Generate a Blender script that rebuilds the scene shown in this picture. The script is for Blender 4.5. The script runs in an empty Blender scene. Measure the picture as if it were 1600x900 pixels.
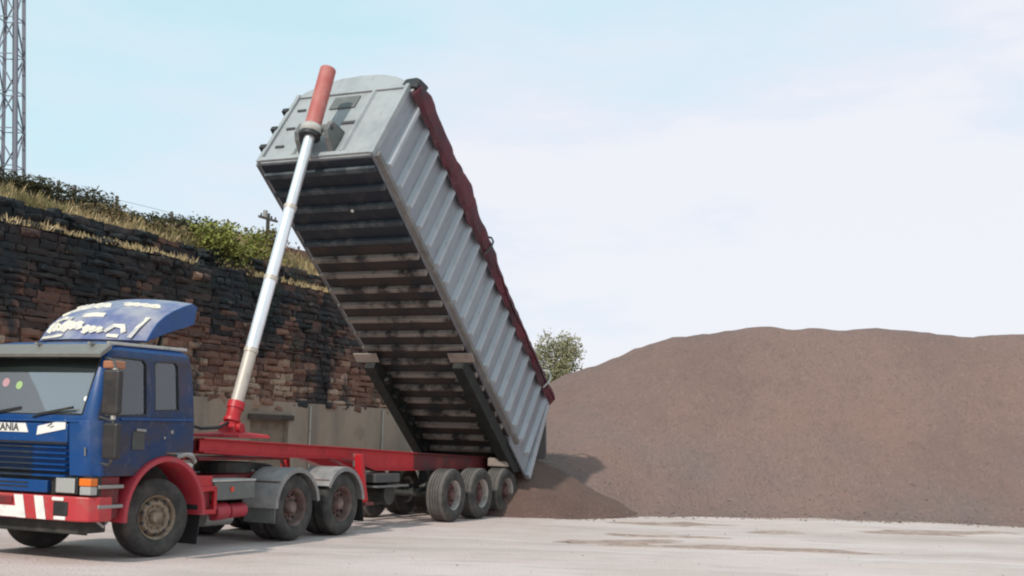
import bpy, bmesh, math, random
from mathutils import Vector, Matrix, noise
random.seed(7)
sc = bpy.context.scene
COL = sc.collection
R = math.radians

# ------------------------------------------------------------------ camera
PHI = R(24.231)
F = Vector((-math.sin(PHI), -math.cos(PHI), 0)); N = Vector((math.cos(PHI), -math.sin(PHI), 0))
T = Vector((-1.017, 27.178, 0)); KP = 8.943
ROT = math.atan2(F.y, F.x)
def tw(u, v, z=0.0): return T + F * u + N * v + Vector((0, 0, z))
cd = bpy.data.cameras.new('camera'); cam = bpy.data.objects.new('camera', cd); COL.objects.link(cam)
cd.sensor_width = 36.0; cd.sensor_fit = 'HORIZONTAL'
cd.lens = 1872.72 / 1600 * 36.0
cd.shift_y = (577.18 - 450) / 1600.0
cd.clip_start = 0.1; cd.clip_end = 6000
cam.matrix_world = Matrix.Translation((0, 0, 1.757)) @ Matrix.Rotation(R(90 + 3.195), 4, 'X') @ Matrix.Rotation(R(1.677), 4, 'Z')
sc.camera = cam

# ------------------------------------------------------------------ sky, sun, exposure
SUN_EL = R(39.5); off = R(4.0)
S = F * math.cos(off) - N * math.sin(off)
sdir = Vector((S.x * math.cos(SUN_EL), S.y * math.cos(SUN_EL), math.sin(SUN_EL)))
w = bpy.data.worlds.new("World"); sc.world = w; w.use_nodes = True
nt = w.node_tree; nt.nodes.clear()
def nd(t, tree=None, **k):
    n = (tree or nt).nodes.new(t)
    for a, b in k.items(): setattr(n, a, b)
    return n
sky = nd('ShaderNodeTexSky', sky_type='NISHITA', sun_disc=False, sun_elevation=SUN_EL, sun_rotation=math.atan2(sdir.x, sdir.y))
sky.air_density = 1.0; sky.dust_density = 1.5; sky.ozone_density = 1.0
bg1 = nd('ShaderNodeBackground'); bg1.inputs['Strength'].default_value = 0.15
nt.links.new(sky.outputs[0], bg1.inputs['Color'])
bg2 = nd('ShaderNodeBackground'); bg2.inputs['Color'].default_value = (0.88, 0.93, 1.0, 1); bg2.inputs['Strength'].default_value = 1.0
tc = nd('ShaderNodeTexCoord'); mp = nd('ShaderNodeMapping'); mp.inputs['Scale'].default_value = (1.6, 1.6, 5.0)
nz = nd('ShaderNodeTexNoise'); nz.inputs['Scale'].default_value = 1.5; nz.inputs['Detail'].default_value = 7; nz.inputs['Roughness'].default_value = 0.55
nt.links.new(tc.outputs['Generated'], mp.inputs['Vector']); nt.links.new(mp.outputs[0], nz.inputs['Vector'])
sx = nd('ShaderNodeSeparateXYZ'); nt.links.new(tc.outputs['Generated'], sx.inputs[0])
def mth(op, a, b=None, tree=None):
    n = nd('ShaderNodeMath', tree, operation=op); tr = tree or nt
    for i, q in enumerate((a, b)):
        if q is None: continue
        if isinstance(q, (int, float)): n.inputs[i].default_value = q
        else: tr.links.new(q, n.inputs[i])
    return n.outputs[0]
fx = mth('MULTIPLY', sx.outputs['X'], 0.55); fz = mth('MULTIPLY', sx.outputs['Z'], -0.85)
fn = mth('MULTIPLY', nz.outputs['Fac'], 1.3)
tt = mth('ADD', mth('ADD', mth('MULTIPLY', sx.outputs['X'], 0.85), mth('MULTIPLY', sx.outputs['Z'], -3.7)), mth('ADD', mth('MULTIPLY', nz.outputs['Fac'], 3.0), 0.02))
fac = mth('ADD', mth('MULTIPLY', tt, 0.19), 0.78)
cl = nd('ShaderNodeClamp'); cl.inputs['Min'].default_value = 0.78; cl.inputs['Max'].default_value = 0.97; nt.links.new(fac, cl.inputs['Value'])
cr = nd('ShaderNodeValToRGB'); nt.links.new(cl.outputs[0], cr.inputs[0]); nt.links.new(cr.outputs[0], bg2.inputs['Color'])
cr.color_ramp.elements[0].position = 0.76; cr.color_ramp.elements[0].color = (0.66, 0.95, 1.0, 1)
cr.color_ramp.elements[1].position = 0.93; cr.color_ramp.elements[1].color = (0.80, 0.865, 0.96, 1)
e3 = cr.color_ramp.elements.new(0.97); e3.color = (0.885, 0.895, 0.96, 1)
mx = nd('ShaderNodeMixShader'); nt.links.new(cl.outputs[0], mx.inputs[0]); nt.links.new(bg1.outputs[0], mx.inputs[1]); nt.links.new(bg2.outputs[0], mx.inputs[2])
wo = nd('ShaderNodeOutputWorld'); nt.links.new(mx.outputs[0], wo.inputs['Surface'])
sl = bpy.data.lights.new('sun', 'SUN'); sl.energy = 3.0; sl.angle = R(0.8); sl.color = (1.0, 0.93, 0.84)
so = bpy.data.objects.new('sun', sl); COL.objects.link(so)
so.rotation_euler = sdir.to_track_quat('Z', 'Y').to_euler(); so.location = sdir * 50
sc.view_settings.view_transform = 'Standard'; sc.view_settings.look = 'None'
sc.cycles.filter_width = 2.1      # soft lens, as in the photograph
sc.view_settings.exposure = 0.0; sc.view_settings.gamma = 1.0; sc.view_settings.use_curve_mapping = False

# ------------------------------------------------------------------ materials
def mat(name, base, rough=0.6, metal=0.0, spots=(), bump=None, spec=0.5, coat=0.0, attr=None, rvar=0.0):
    """spots: (colour, scale, lo, hi, (sx,sy,sz), amount) blended over base through noise; bump: (scale, distance, strength)"""
    m = bpy.data.materials.new(name); m.use_nodes = True
    t = m.node_tree; b = t.nodes['Principled BSDF']; L = t.links
    b.inputs['Roughness'].default_value = rough; b.inputs['Metallic'].default_value = metal
    b.inputs['Specular IOR Level'].default_value = spec; b.inputs['Coat Weight'].default_value = coat
    co = nd('ShaderNodeTexCoord', t).outputs['Object']
    col = None
    if attr:
        a = nd('ShaderNodeAttribute', t, attribute_name=attr[0]); rp = nd('ShaderNodeValToRGB', t)
        el = rp.color_ramp.elements
        for i, (p, c) in enumerate(attr[1]):
            e = el[i] if i < 2 else el.new(p)
            e.position = p; e.color = (*c, 1)
        L.new(a.outputs['Fac'], rp.inputs[0]); col = rp.outputs[0]
    k = 0
    for sp in spots:
        c, scl, lo, hi = sp[:4]; st = sp[4] if len(sp) > 4 else (1, 1, 1); am = sp[5] if len(sp) > 5 else 1.0
        mpn = nd('ShaderNodeMapping', t); mpn.inputs['Scale'].default_value = st; mpn.inputs['Location'].default_value = (k * 3.7, k * 1.3, k * 5.1)
        L.new(co, mpn.inputs['Vector'])
        n = nd('ShaderNodeTexNoise', t); n.inputs['Scale'].default_value = scl; n.inputs['Detail'].default_value = 6; n.inputs['Roughness'].default_value = 0.62
        L.new(mpn.outputs[0], n.inputs['Vector'])
        mr = nd('ShaderNodeMapRange', t); mr.inputs['From Min'].default_value = lo; mr.inputs['From Max'].default_value = hi; mr.inputs['To Max'].default_value = am
        L.new(n.outputs['Fac'], mr.inputs['Value'])
        mxn = nd('ShaderNodeMix', t, data_type='RGBA')
        L.new(mr.outputs[0], mxn.inputs[0])
        if col is None: mxn.inputs[6].default_value = (*base, 1)
        else: L.new(col, mxn.inputs[6])
        mxn.inputs[7].default_value = (*c, 1); col = mxn.outputs[2]; k += 1
        if rvar and k == 1:
            r2 = nd('ShaderNodeMapRange', t); r2.inputs['To Min'].default_value = rough; r2.inputs['To Max'].default_value = min(1, rough + rvar)
            L.new(mr.outputs[0], r2.inputs['Value']); L.new(r2.outputs[0], b.inputs['Roughness'])
    if col is None: b.inputs['Base Color'].default_value = (*base, 1)
    else: L.new(col, b.inputs['Base Color'])
    if bump:
        n = nd('ShaderNodeTexNoise', t); n.inputs['Scale'].default_value = bump[0]; n.inputs['Detail'].default_value = 5
        L.new(co, n.inputs['Vector'])
        bp = nd('ShaderNodeBump', t); bp.inputs['Distance'].default_value = bump[1]; bp.inputs['Strength'].default_value = bump[2] if len(bump) > 2 else 1.0
        L.new(n.outputs['Fac'], bp.inputs['Height']); L.new(bp.outputs[0], b.inputs['Normal'])
    return m
DUST = (0.30, 0.26, 0.22)
M = {}
M['blue'] = mat('blue_paint', (0.006, 0.055, 0.20), 0.38, spots=[((0.02, 0.065, 0.15), 2.2, 0.5, 0.75, (1, 1, 1), 0.6), (DUST, 1.3, 0.52, 0.8, (1, 1, 1.5), 0.22), (DUST, 12, 0.60, 0.8, (1, 1, 1), 0.22)], spec=0.35, coat=0.1, rvar=0.25)
M['slate'] = mat('slate_blue_slat', (0.018, 0.030, 0.055), 0.5, spots=[((0.05, 0.06, 0.05), 5, 0.5, 0.75)])
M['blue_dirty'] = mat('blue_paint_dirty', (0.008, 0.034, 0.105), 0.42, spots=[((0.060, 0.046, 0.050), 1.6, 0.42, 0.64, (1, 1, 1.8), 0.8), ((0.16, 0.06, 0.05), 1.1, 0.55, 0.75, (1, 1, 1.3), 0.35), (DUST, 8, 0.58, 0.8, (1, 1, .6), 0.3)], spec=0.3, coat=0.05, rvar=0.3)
M['red'] = mat('red_paint', (0.47, 0.014, 0.022), 0.45, spots=[((0.28, 0.016, 0.02), 2.0, 0.5, 0.7, (1, 1, 1), 0.8), ((0.30, 0.14, 0.12), 7, 0.60, 0.85, (1, 1, 1), 0.5)], rvar=0.3)
M['red_dark'] = mat('red_paint_dark', (0.22, 0.012, 0.016), 0.55, spots=[((0.05, 0.03, 0.03), 3.0, 0.45, 0.7), ((0.20, 0.14, 0.12), 8, 0.58, 0.8, (1, 1, 1), 0.6)])
M['red_rear'] = mat('red_paint_grimy', (0.115, 0.012, 0.015), 0.6, spots=[((0.05, 0.03, 0.03), 2.5, 0.45, 0.65), ((0.24, 0.03, 0.03), 1.5, 0.55, 0.7)])  # grime plus the raised body's shade, both put into this red
M['red_arch'] = mat('red_arch', (0.40, 0.030, 0.045), 0.5, spots=[((0.26, 0.10, 0.09), 5, 0.5, 0.8, (1, 1, 1), 0.7)])
M['red_faded'] = mat('red_faded', (0.40, 0.105, 0.092), 0.6, spots=[((0.47, 0.20, 0.17), 3.0, 0.45, 0.75), ((0.24, 0.05, 0.04), 8, 0.6, 0.8, (1, 1, .3), 0.7)])
M['maroon'] = mat('maroon_sheet', (0.105, 0.018, 0.030), 0.7, spots=[((0.055, 0.022, 0.03), 1.8, 0.45, 0.66), ((0.20, 0.07, 0.09), 4, 0.58, 0.8, (1, 1, 1), 0.7)], bump=(7, 0.03))
M['white'] = mat('white_paint', (0.78, 0.76, 0.72), 0.5, spots=[((0.5, 0.47, 0.42), 8, 0.5, 0.75, (1, 1, 1), 0.6)])
M['black'] = mat('black_plastic', (0.018, 0.018, 0.019), 0.55, spots=[((0.07, 0.065, 0.06), 5, 0.5, 0.8, (1, 1, 1), 0.6)])
M['dgrey'] = mat('dark_grey', (0.055, 0.055, 0.055), 0.55, spots=[((0.13, 0.12, 0.11), 4, 0.5, 0.8, (1, 1, 1), 0.7)])
M['mirror'] = mat('mirror_housing', (0.026, 0.023, 0.023), 0.5, spots=[((0.065, 0.05, 0.045), 4, 0.5, 0.75)])
M['chassis'] = mat('chassis_black', (0.022, 0.024, 0.022), 0.7, spots=[((0.07, 0.06, 0.05), 4, 0.45, 0.75)])
M['visor'] = mat('visor_grey', (0.17, 0.155, 0.14), 0.45, spots=[((0.3, 0.28, 0.25), 6, 0.5, 0.8, (1, 1, 1), 0.5)])
M['tyre'] = mat('tyre_rubber', (0.030, 0.028, 0.027), 0.85, spots=[((0.105, 0.095, 0.085), 3.5, 0.4, 0.7, (1, 1, 1), 0.75)], bump=(35, 0.006))
M['tyre_dusty'] = mat('tyre_dusty', (0.085, 0.077, 0.072), 0.9, spots=[((0.17, 0.155, 0.14), 3.5, 0.4, 0.7, (1, 1, 1), 0.8)], bump=(35, 0.006))
M['rim_tan'] = mat('rim_tan', (0.24, 0.18, 0.125), 0.6, spots=[((0.10, 0.065, 0.045), 7, 0.45, 0.7), ((0.42, 0.36, 0.29), 9, 0.58, 0.8)])
M['rim_brown'] = mat('rim_brown', (0.13, 0.075, 0.065), 0.65, spots=[((0.22, 0.16, 0.14), 6, 0.45, 0.7), ((0.05, 0.03, 0.03), 5, 0.55, 0.75)])
M['rim_light'] = mat('rim_light', (0.36, 0.33, 0.30), 0.55, spots=[((0.16, 0.11, 0.09), 6, 0.45, 0.7)])
M['hub_red'] = mat('hub_red', (0.105, 0.040, 0.040), 0.6, spots=[((0.10, 0.07, 0.06), 7, 0.5, 0.7)])
M['fender'] = mat('fender_grey', (0.20, 0.19, 0.188), 0.6, spots=[((0.34, 0.31, 0.29), 2.5, 0.42, 0.7), ((0.10, 0.095, 0.09), 6, 0.55, 0.8, (1, 1, 1), 0.7)])
M['boxgrey'] = mat('box_grey', (0.12, 0.125, 0.12), 0.55, spots=[((0.19, 0.18, 0.17), 5, 0.5, 0.75)])
M['alu'] = mat('aluminium_side', (0.265, 0.28, 0.312), 0.5, 0.15, spots=[((0.15, 0.15, 0.168), 0.45, 0.42, 0.66, (1, 1, 0.5), 0.55), ((0.34, 0.33, 0.33), 1.7, 0.58, 0.75, (1.4, 1, 0.3), 0.3), ((0.13, 0.115, 0.115), 5, 0.54, 0.75, (2.5, 1, 0.35), 0.8)], bump=(3, 0.012))  # darker than the ribs: shade between them put into the colour
M['alu_rib'] = mat('aluminium_rib', (0.41, 0.425, 0.455), 0.5, 0.1, spots=[((0.26, 0.26, 0.28), 0.9, 0.44, 0.68, (1, 1, 0.6), 0.5), ((0.16, 0.13, 0.125), 5, 0.58, 0.74, (1, 1, .5), 0.7)])  # lighter copy of the side metal, light stripes put into the colour
M['head'] = mat('headboard_paint', (0.345, 0.36, 0.365), 0.55, spots=[((0.26, 0.275, 0.285), 1.0, 0.44, 0.64), ((0.22, 0.19, 0.16), 5, 0.58, 0.76, (1, 1.6, .4), 0.6)], bump=(2, 0.01))
M['under'] = mat('underbody', (0.050, 0.036, 0.030), 0.8, spots=[((0.022, 0.024, 0.028), 1.6, 0.42, 0.62), ((0.11, 0.085, 0.07), 5, 0.6, 0.8, (1, 2, 1), 0.7)])
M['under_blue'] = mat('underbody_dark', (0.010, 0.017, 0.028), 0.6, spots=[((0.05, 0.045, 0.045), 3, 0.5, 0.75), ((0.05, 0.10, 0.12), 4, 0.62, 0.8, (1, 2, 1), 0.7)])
M['beam'] = mat('crossbeam_worn', (0.24, 0.205, 0.18), 0.7, spots=[((0.04, 0.034, 0.032), 1.5, 0.48, 0.60, (1, 1.3, 1)), ((0.38, 0.34, 0.30), 4, 0.58, 0.75, (1, 1, 1), 0.8)])  # pale tone with dark breaks paints sunlit strips onto the beams
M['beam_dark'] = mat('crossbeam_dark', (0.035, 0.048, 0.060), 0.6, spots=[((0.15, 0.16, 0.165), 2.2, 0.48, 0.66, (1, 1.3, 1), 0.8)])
M['subrail'] = mat('subframe_black', (0.008, 0.010, 0.009), 0.75, spots=[((0.03, 0.028, 0.022), 5, 0.5, 0.75)])  # blackened further to carry the deep shade under the body
M['ledge'] = mat('side_ledge', (0.155, 0.145, 0.138), 0.65, spots=[((0.27, 0.26, 0.25), 3, 0.5, 0.75), ((0.08, 0.07, 0.06), 6, 0.55, 0.75)])
M['plate'] = mat('worn_plate', (0.27, 0.22, 0.19), 0.7, spots=[((0.18, 0.13, 0.11), 5, 0.5, 0.75)])
M['chrome'] = mat('ram_chrome', (0.80, 0.80, 0.82), 0.30, 0.55, spots=[((0.62, 0.62, 0.66), 3, 0.5, 0.8, (1, 1, .3))])
M['ramtan'] = mat('ram_dusty', (0.50, 0.44, 0.385), 0.5, 0.2, spots=[((0.30, 0.25, 0.21), 5, 0.5, 0.75, (1, 1, .4))])
M['steel'] = mat('steel', (0.30, 0.29, 0.28), 0.45, 0.5)
M['paleg'] = mat('pale_grey', (0.45, 0.43, 0.40), 0.6, spots=[((0.25, 0.23, 0.21), 6, 0.5, 0.75)])
M['seat'] = mat('seat_cloth', (0.05, 0.045, 0.05), 0.9)
M['cabin'] = mat('cab_interior', (0.045, 0.043, 0.040), 0.85)
M['orange'] = mat('orange_lens', (0.75, 0.17, 0.02), 0.25)
M['redlens'] = mat('red_lens', (0.65, 0.06, 0.03), 0.25)
M['lens'] = mat('lamp_lens', (0.42, 0.42, 0.40), 0.12, 0.2, bump=(40, 0.01))
M['lettering'] = mat('cream_lettering', (0.72, 0.66, 0.55), 0.5, spots=[((0.42, 0.40, 0.42), 6, 0.46, 0.66)])
M['sticker_green'] = mat('green_sticker', (0.34, 0.48, 0.20), 0.5)
M['sticker_pink'] = mat('pink_sticker', (0.48, 0.27, 0.30), 0.5)
M['sticker_white'] = mat('white_sticker', (0.85, 0.85, 0.82), 0.5)
def glass(name, tint, refl=1.0, haze=0.10):
    m = bpy.data.materials.new(name); m.use_nodes = True; t = m.node_tree; t.nodes.clear()
    tr = nd('ShaderNodeBsdfTransparent', t); tr.inputs[0].default_value = (*tint, 1)
    gl = nd('ShaderNodeBsdfGlossy', t); gl.inputs['Roughness'].default_value = 0.03; gl.inputs[0].default_value = (0.95, 0.97, 1, 1)
    df = nd('ShaderNodeBsdfDiffuse', t); df.inputs[0].default_value = (0.30, 0.29, 0.27, 1)
    lw = nd('ShaderNodeFresnel', t); lw.inputs[0].default_value = 1.55
    m0 = nd('ShaderNodeMixShader', t); m0.inputs[0].default_value = 0.12
    m0.inputs[0].default_value = haze; df.inputs[0].default_value = (0.36, 0.40, 0.45, 1)
    t.links.new(tr.outputs[0], m0.inputs[1]); t.links.new(df.outputs[0], m0.inputs[2])
    ml = mth('MULTIPLY', lw.outputs[0], refl, t)
    mxx = nd('ShaderNodeMixShader', t); t.links.new(ml, mxx.inputs[0]); t.links.new(m0.outputs[0], mxx.inputs[1]); t.links.new(gl.outputs[0], mxx.inputs[2])
    o = nd('ShaderNodeOutputMaterial', t); t.links.new(mxx.outputs[0], o.inputs[0]); return m
M['glass'] = glass('window_glass', (0.55, 0.62, 0.60), 1.6)
M['strip'] = mat('dark_sun_strip', (0.012, 0.016, 0.014), 0.35, spec=0.3)  # near-black that paints the visor's shade on the screen
M['screen'] = glass('windscreen_glass', (0.60, 0.68, 0.67), 2.4, 0.44)

# ------------------------------------------------------------------ mesh helpers
class MB:
    def __init__(s): s.bm = bmesh.new()
    def poly(s, pts):
        return s.bm.faces.new([s.bm.verts.new(p) for p in pts])
    def box(s, x0, x1, y0, y1, z0, z1):
        v = [s.bm.verts.new((x, y, z)) for x in (x0, x1) for y in (y0, y1) for z in (z0, z1)]
        for f in ((0, 1, 3, 2), (4, 6, 7, 5), (0, 4, 5, 1), (2, 3, 7, 6), (0, 2, 6, 4), (1, 5, 7, 3)): s.bm.faces.new([v[i] for i in f])
    def prism(s, pts, ax, a0, a1):
        def P(p, a): return {'x': (a, p[0], p[1]), 'y': (p[0], a, p[1]), 'z': (p[0], p[1], a)}[ax]
        A = [s.bm.verts.new(P(p, a0)) for p in pts]; B = [s.bm.verts.new(P(p, a1)) for p in pts]
        s.bm.faces.new(A); s.bm.faces.new(B[::-1]); n = len(pts)
        for i in range(n): s.bm.faces.new((A[i], A[(i + 1) % n], B[(i + 1) % n], B[i]))
    def loft(s, rings, caps=True, closed=True):
        V = [[s.bm.verts.new(p) for p in r] for r in rings]; n = len(V[0])
        for a, b in zip(V, V[1:]):
            for i in range(n if closed else n - 1): s.bm.faces.new((a[i], a[(i + 1) % n], b[(i + 1) % n], b[i]))
        if caps: s.bm.faces.new(V[0][::-1]); s.bm.faces.new(V[-1])
    def tube(s, pts, r, seg=10, caps=True):
        pts = [Vector(p) for p in pts]; rs = r if isinstance(r, (list, tuple)) else [r] * len(pts); rings = []; up = None
        for i, p in enumerate(pts):
            d = (pts[min(i + 1, len(pts) - 1)] - pts[max(i - 1, 0)]).normalized()
            if up is None: up = d.orthogonal().normalized()
            up = (up - d * up.dot(d)).normalized(); sd = d.cross(up)
            rings.append([p + (up * math.cos(a) + sd * math.sin(a)) * rs[i] for a in [2 * math.pi * k / seg for k in range(seg)]])
        s.loft(rings, caps)
    def lathe(s, prof, c, seg=32, close=True):
        c = Vector(c); n = len(prof)
        V = [[s.bm.verts.new(c + Vector((r * math.cos(a), y, r * math.sin(a)))) for r, y in prof] for a in [2 * math.pi * k / seg for k in range(seg)]]
        for k in range(seg):
            a, b = V[k], V[(k + 1) % seg]
            for i in range(n if close else n - 1): s.bm.faces.new((a[i], a[(i + 1) % n], b[(i + 1) % n], b[i]))
    def bar(s, p0, p1, w, h, up=(0, 0, 1)):
        p0, p1 = Vector(p0), Vector(p1); d = (p1 - p0).normalized(); sd = d.cross(Vector(up)).normalized(); u = sd.cross(d)
        s.loft([[q + sd * a * w / 2 + u * b * h / 2 for a, b in ((-1, -1), (1, -1), (1, 1), (-1, 1))] for q in (p0, p1)])
    def disc(s, c, r, nrm, th, seg=16):
        c = Vector(c); nrm = Vector(nrm).normalized(); s.tube([c, c + nrm * th], r, seg)
    def build(s, name, m, parent=None, bevel=0.0, smooth=False, loc=None):
        bmesh.ops.recalc_face_normals(s.bm, faces=s.bm.faces[:])
        me = bpy.data.meshes.new(name); s.bm.to_mesh(me); s.bm.free()
        me.materials.append(M[m] if isinstance(m, str) else m)
        return link(name, me, parent, bevel, smooth, loc)
def link(name, me, parent=None, bevel=0.0, smooth=False, loc=None):
    if smooth:
        me.polygons.foreach_set('use_smooth', [True] * len(me.polygons))
        me.set_sharp_from_angle(angle=R(38))
    o = bpy.data.objects.new(name, me); COL.objects.link(o)
    if parent: o.parent = parent
    if loc: o.location = loc
    if bevel:
        b = o.modifiers.new('bevel', 'BEVEL'); b.width = bevel; b.segments = 2; b.limit_method = 'ANGLE'; b.angle_limit = R(35)
    return o
def tag(o, label=None, cat=None, group=None, kind=None):
    for k, v in (('label', label), ('category', cat), ('group', group), ('kind', kind)):
        if v: o[k] = v
    return o
def empty(name, loc, rz=0.0):
    o = bpy.data.objects.new(name, None); COL.objects.link(o); o.location = loc; o.rotation_euler = (0, 0, rz); o.empty_display_size = 0.3; return o
def copy_tree(o, parent=None):
    c = o.copy(); COL.objects.link(c)
    if parent: c.parent = parent
    for ch in list(o.children): copy_tree(ch, c)
    return c
def pydata(name, V, Fc, m, parent=None, smooth=False):
    me = bpy.data.meshes.new(name); me.from_pydata(V, [], Fc); me.update(); me.materials.append(M[m] if isinstance(m, str) else m)
    return link(name, me, parent, 0, smooth)
def lerp(a, b, t): return a + (b - a) * t
def interp(tab, x):
    if x <= tab[0][0]: return tab[0][1]
    for (a, b), (c, d) in zip(tab, tab[1:]):
        if x <= c: return lerp(b, d, (x - a) / (c - a))
    return tab[-1][1]
def sstep(t): t = max(0, min(1, t)); return t * t * (3 - 2 * t)
def fbm(x, y, z=0.0, o=4):
    return noise.fractal(Vector((x, y, z)), 1.0, 2.0, o)
def text_mesh(s, size, ext=0.004):
    cu = bpy.data.curves.new('t', 'FONT'); cu.body = s; cu.size = size; cu.extrude = ext; cu.align_x = 'CENTER'; cu.align_y = 'CENTER'; cu.offset = size * 0.02
    o = bpy.data.objects.new('t', cu); COL.objects.link(o); bpy.context.view_layer.update()
    me = bpy.data.meshes.new_from_object(o.evaluated_get(bpy.context.evaluated_depsgraph_get()))
    bpy.data.objects.remove(o); bpy.data.curves.remove(cu); return me

# ================================================================== GROUND
M['ground'] = mat('dusty_yard', (0.63, 0.505, 0.475), 0.95, spots=[
    ((0.55, 0.44, 0.405), 0.35, 0.40, 0.62, (1, 1, 1)), ((0.43, 0.33, 0.295), 0.16, 0.50, 0.68, (0.5, 2.2, 1), 0.8),
    ((0.66, 0.57, 0.555), 0.5, 0.5, 0.72, (0.4, 1.6, 1), 0.8), ((0.36, 0.295, 0.265), 1.5, 0.54, 0.74, (0.45, 1.5, 1), 0.6), ((0.42, 0.36, 0.33), 0.55, 0.52, 0.66, (0.25, 2.4, 1), 0.5), ((0.42, 0.36, 0.33), 30, 0.55, 0.75, (1, 1, 1), 0.4)], bump=(22, 0.03))
def gz(x, y):
    d = math.hypot(x, y - 20)
    a = 0.035 * fbm(x * 0.35, y * 0.6, 2.0) + 0.02 * fbm(x * 1.3, y * 1.9, 5.0, 3)
    q = tw(0, 0); r = Vector((x, y, 0)) - T; u = r.dot(F); v = r.dot(N)
    k = max(0.0, min(1.0, (abs(v) - 1.4) / 1.2)) if -3 < u < 14 else 1.0
    return a * k - 0.012 if d < 120 else -0.012
xs = [-2500, -900, -350, -150, -90, -60, -45, -36, -30] + [-26 + 0.45 * i for i in range(116)] + [30, 36, 45, 60, 90, 150, 350, 900, 2500]
ys = [-900, -300, -100, -40, -15, -4] + [0 + 0.4 * i for i in range(100)] + [44, 50, 60, 80, 120, 200, 400, 900, 2500, 4000]
V = [(x, y, gz(x, y)) for y in ys for x in xs]; nx = len(xs)
Fc = [(j * nx + i, j * nx + i + 1, (j + 1) * nx + i + 1, (j + 1) * nx + i) for j in range(len(ys) - 1) for i in range(nx - 1)]
tag(pydata('ground', V, Fc, 'ground', None, True), kind='structure')
# spilled brown gravel lying in thin drifts on the yard
M['spill'] = mat('spilled_grit', (0.34, 0.245, 0.21), 0.95, spots=[((0.47, 0.37, 0.32), 2.2, 0.45, 0.7)], bump=(25, 0.04))
mb = MB()
for (cx, cy, rx, ry, an) in ((4.2, 20.2, 2.0, 0.34, -0.1), (1.9, 20.7, 1.0, .22, .1), (2.3, 21.0, 0.75, 0.25, 0.2), (2.9, 22.3, 1.2, 0.2, -0.25), (5.4, 24.0, 0.6, 0.25, 0.1), (3.2, 25.6, 1.3, 0.35, 0.1), (8.3, 24.8, 1.0, 0.3, 0.0), (9.6, 25.6, 1.5, 0.3, 0.1), (2.0, 20.3, 0.5, .15, .1)):
    n = 26; c = mb.bm.verts.new((cx, cy, gz(cx, cy) + 0.035)); rings = []
    for f_, hh in ((0.55, 0.03), (1.0, -0.006)):
        rg = []
        for k in range(n):
            a = 2 * math.pi * k / n; q = f_ * (1 + 0.75 * fbm(math.cos(a) * 2 + cx, math.sin(a) * 2 + cy, f_, 3))
            x = rx * q * math.cos(a); y = ry * q * math.sin(a); X = cx + x * math.cos(an) - y * math.sin(an); Y = cy + x * math.sin(an) + y * math.cos(an)
            rg.append(mb.bm.verts.new((X, Y, gz(X, Y) + hh)))
        rings.append(rg)
    for k in range(n):
        mb.bm.faces.new((c, rings[0][k], rings[0][(k + 1) % n])); mb.bm.faces.new((rings[0][k], rings[1][k], rings[1][(k + 1) % n], rings[0][(k + 1) % n]))
tag(mb.build('spilled_gravel', 'spill', smooth=True), 'thin drifts of brown gravel spilled on the pale yard', 'gravel', kind='stuff')

# ================================================================== STOCKPILES
M['heap'] = mat('quarry_dust', (0.212, 0.136, 0.116), 0.95, spots=[
    ((0.182, 0.118, 0.103), 0.25, 0.42, 0.62), ((0.225, 0.138, 0.115), 0.5, 0.5, 0.7, (1, 1, 0.5), 0.7), ((0.15, 0.13, 0.125), 0.11, 0.50, 0.66, (1, 1, 1), 0.6), ((0.140, 0.097, 0.087), 3.2, 0.50, 0.68, (1, 1, 0.6), 0.35), ((0.30, 0.20, 0.17), 7.5, 0.55, 0.75, (1, 1, 1), 0.5), ((0.10, 0.07, 0.062), 9, 0.56, 0.72, (1, 1, 1), 0.6)], bump=(12, 0.08))
CREST = [(-6, 0.0), (-3.5, 0.9), (-1, 2.2), (1.2, 3.40), (1.9, 3.72), (2.8, 4.06), (3.7, 4.47), (4.6, 4.74), (5.5, 4.92), (6.3, 5.03), (7.4, 5.16), (8.6, 5.15), (10.0, 5.20), (11.5, 5.14), (12.8, 5.10), (13.8, 5.07), (14.6, 5.16), (16, 5.2), (22, 5.3), (30, 4.6), (38, 0)]
FRONT = [(-6, 34.8), (-3.5, 33.0), (-1, 29.0), (1.1, 27.75), (2.0, 27.8), (3.2, 28.6), (6.4, 29.4), (9.5, 29.4), (12.4, 28.85), (16, 28.0), (22, 26.5), (30, 27), (38, 35)]
def mz(x, y):
    H = interp(CREST, x) + 0.05 * fbm(x * 1.1, 3.3, 0, 3); fr = interp(FRONT, x); yc = 35.0
    if H <= 0: return -0.1
    if y <= yc:
        t = (y - fr) / (yc - fr) if yc > fr else 1
        t *= 1.12
        z = H * t if t < 0.8 else H * (0.8 + 0.2 * math.sin(min(1.0, (t - 0.8) / 0.32) * math.pi / 2))
        if t < 0.12: z = H * (t + 0.12) ** 2 / 0.48 if t > -0.12 else -0.1
        if t <= -0.12: z = -0.1
    else: z = H - (y - yc) * 0.62 - 0.02 * (y - yc) ** 2
    return max(-0.1, z + 0.05 * fbm(x * 0.5, y * 0.5, z * 0.5) * min(1, max(0, z)) + 0.035 * fbm(x * 2.3, y * 2.3, z * 2, 3) + 0.06 * fbm(x * 1.1, y * 0.25, 4, 2) * min(1, max(0, z)))
xs = [-9 + 0.22 * i for i in range(215)]; ys = [26.0 + 0.22 * i for i in range(90)]
V = [(x, y, mz(x, y)) for y in ys for x in xs]; nx = len(xs)
Fc = [(j * nx + i, j * nx + i + 1, (j + 1) * nx + i + 1, (j + 1) * nx + i) for j in range(len(ys) - 1) for i in range(nx - 1) if max(V[j * nx + i][2], V[(j + 1) * nx + i + 1][2], V[j * nx + i + 1][2], V[(j + 1) * nx + i][2]) > -0.08]
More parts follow.
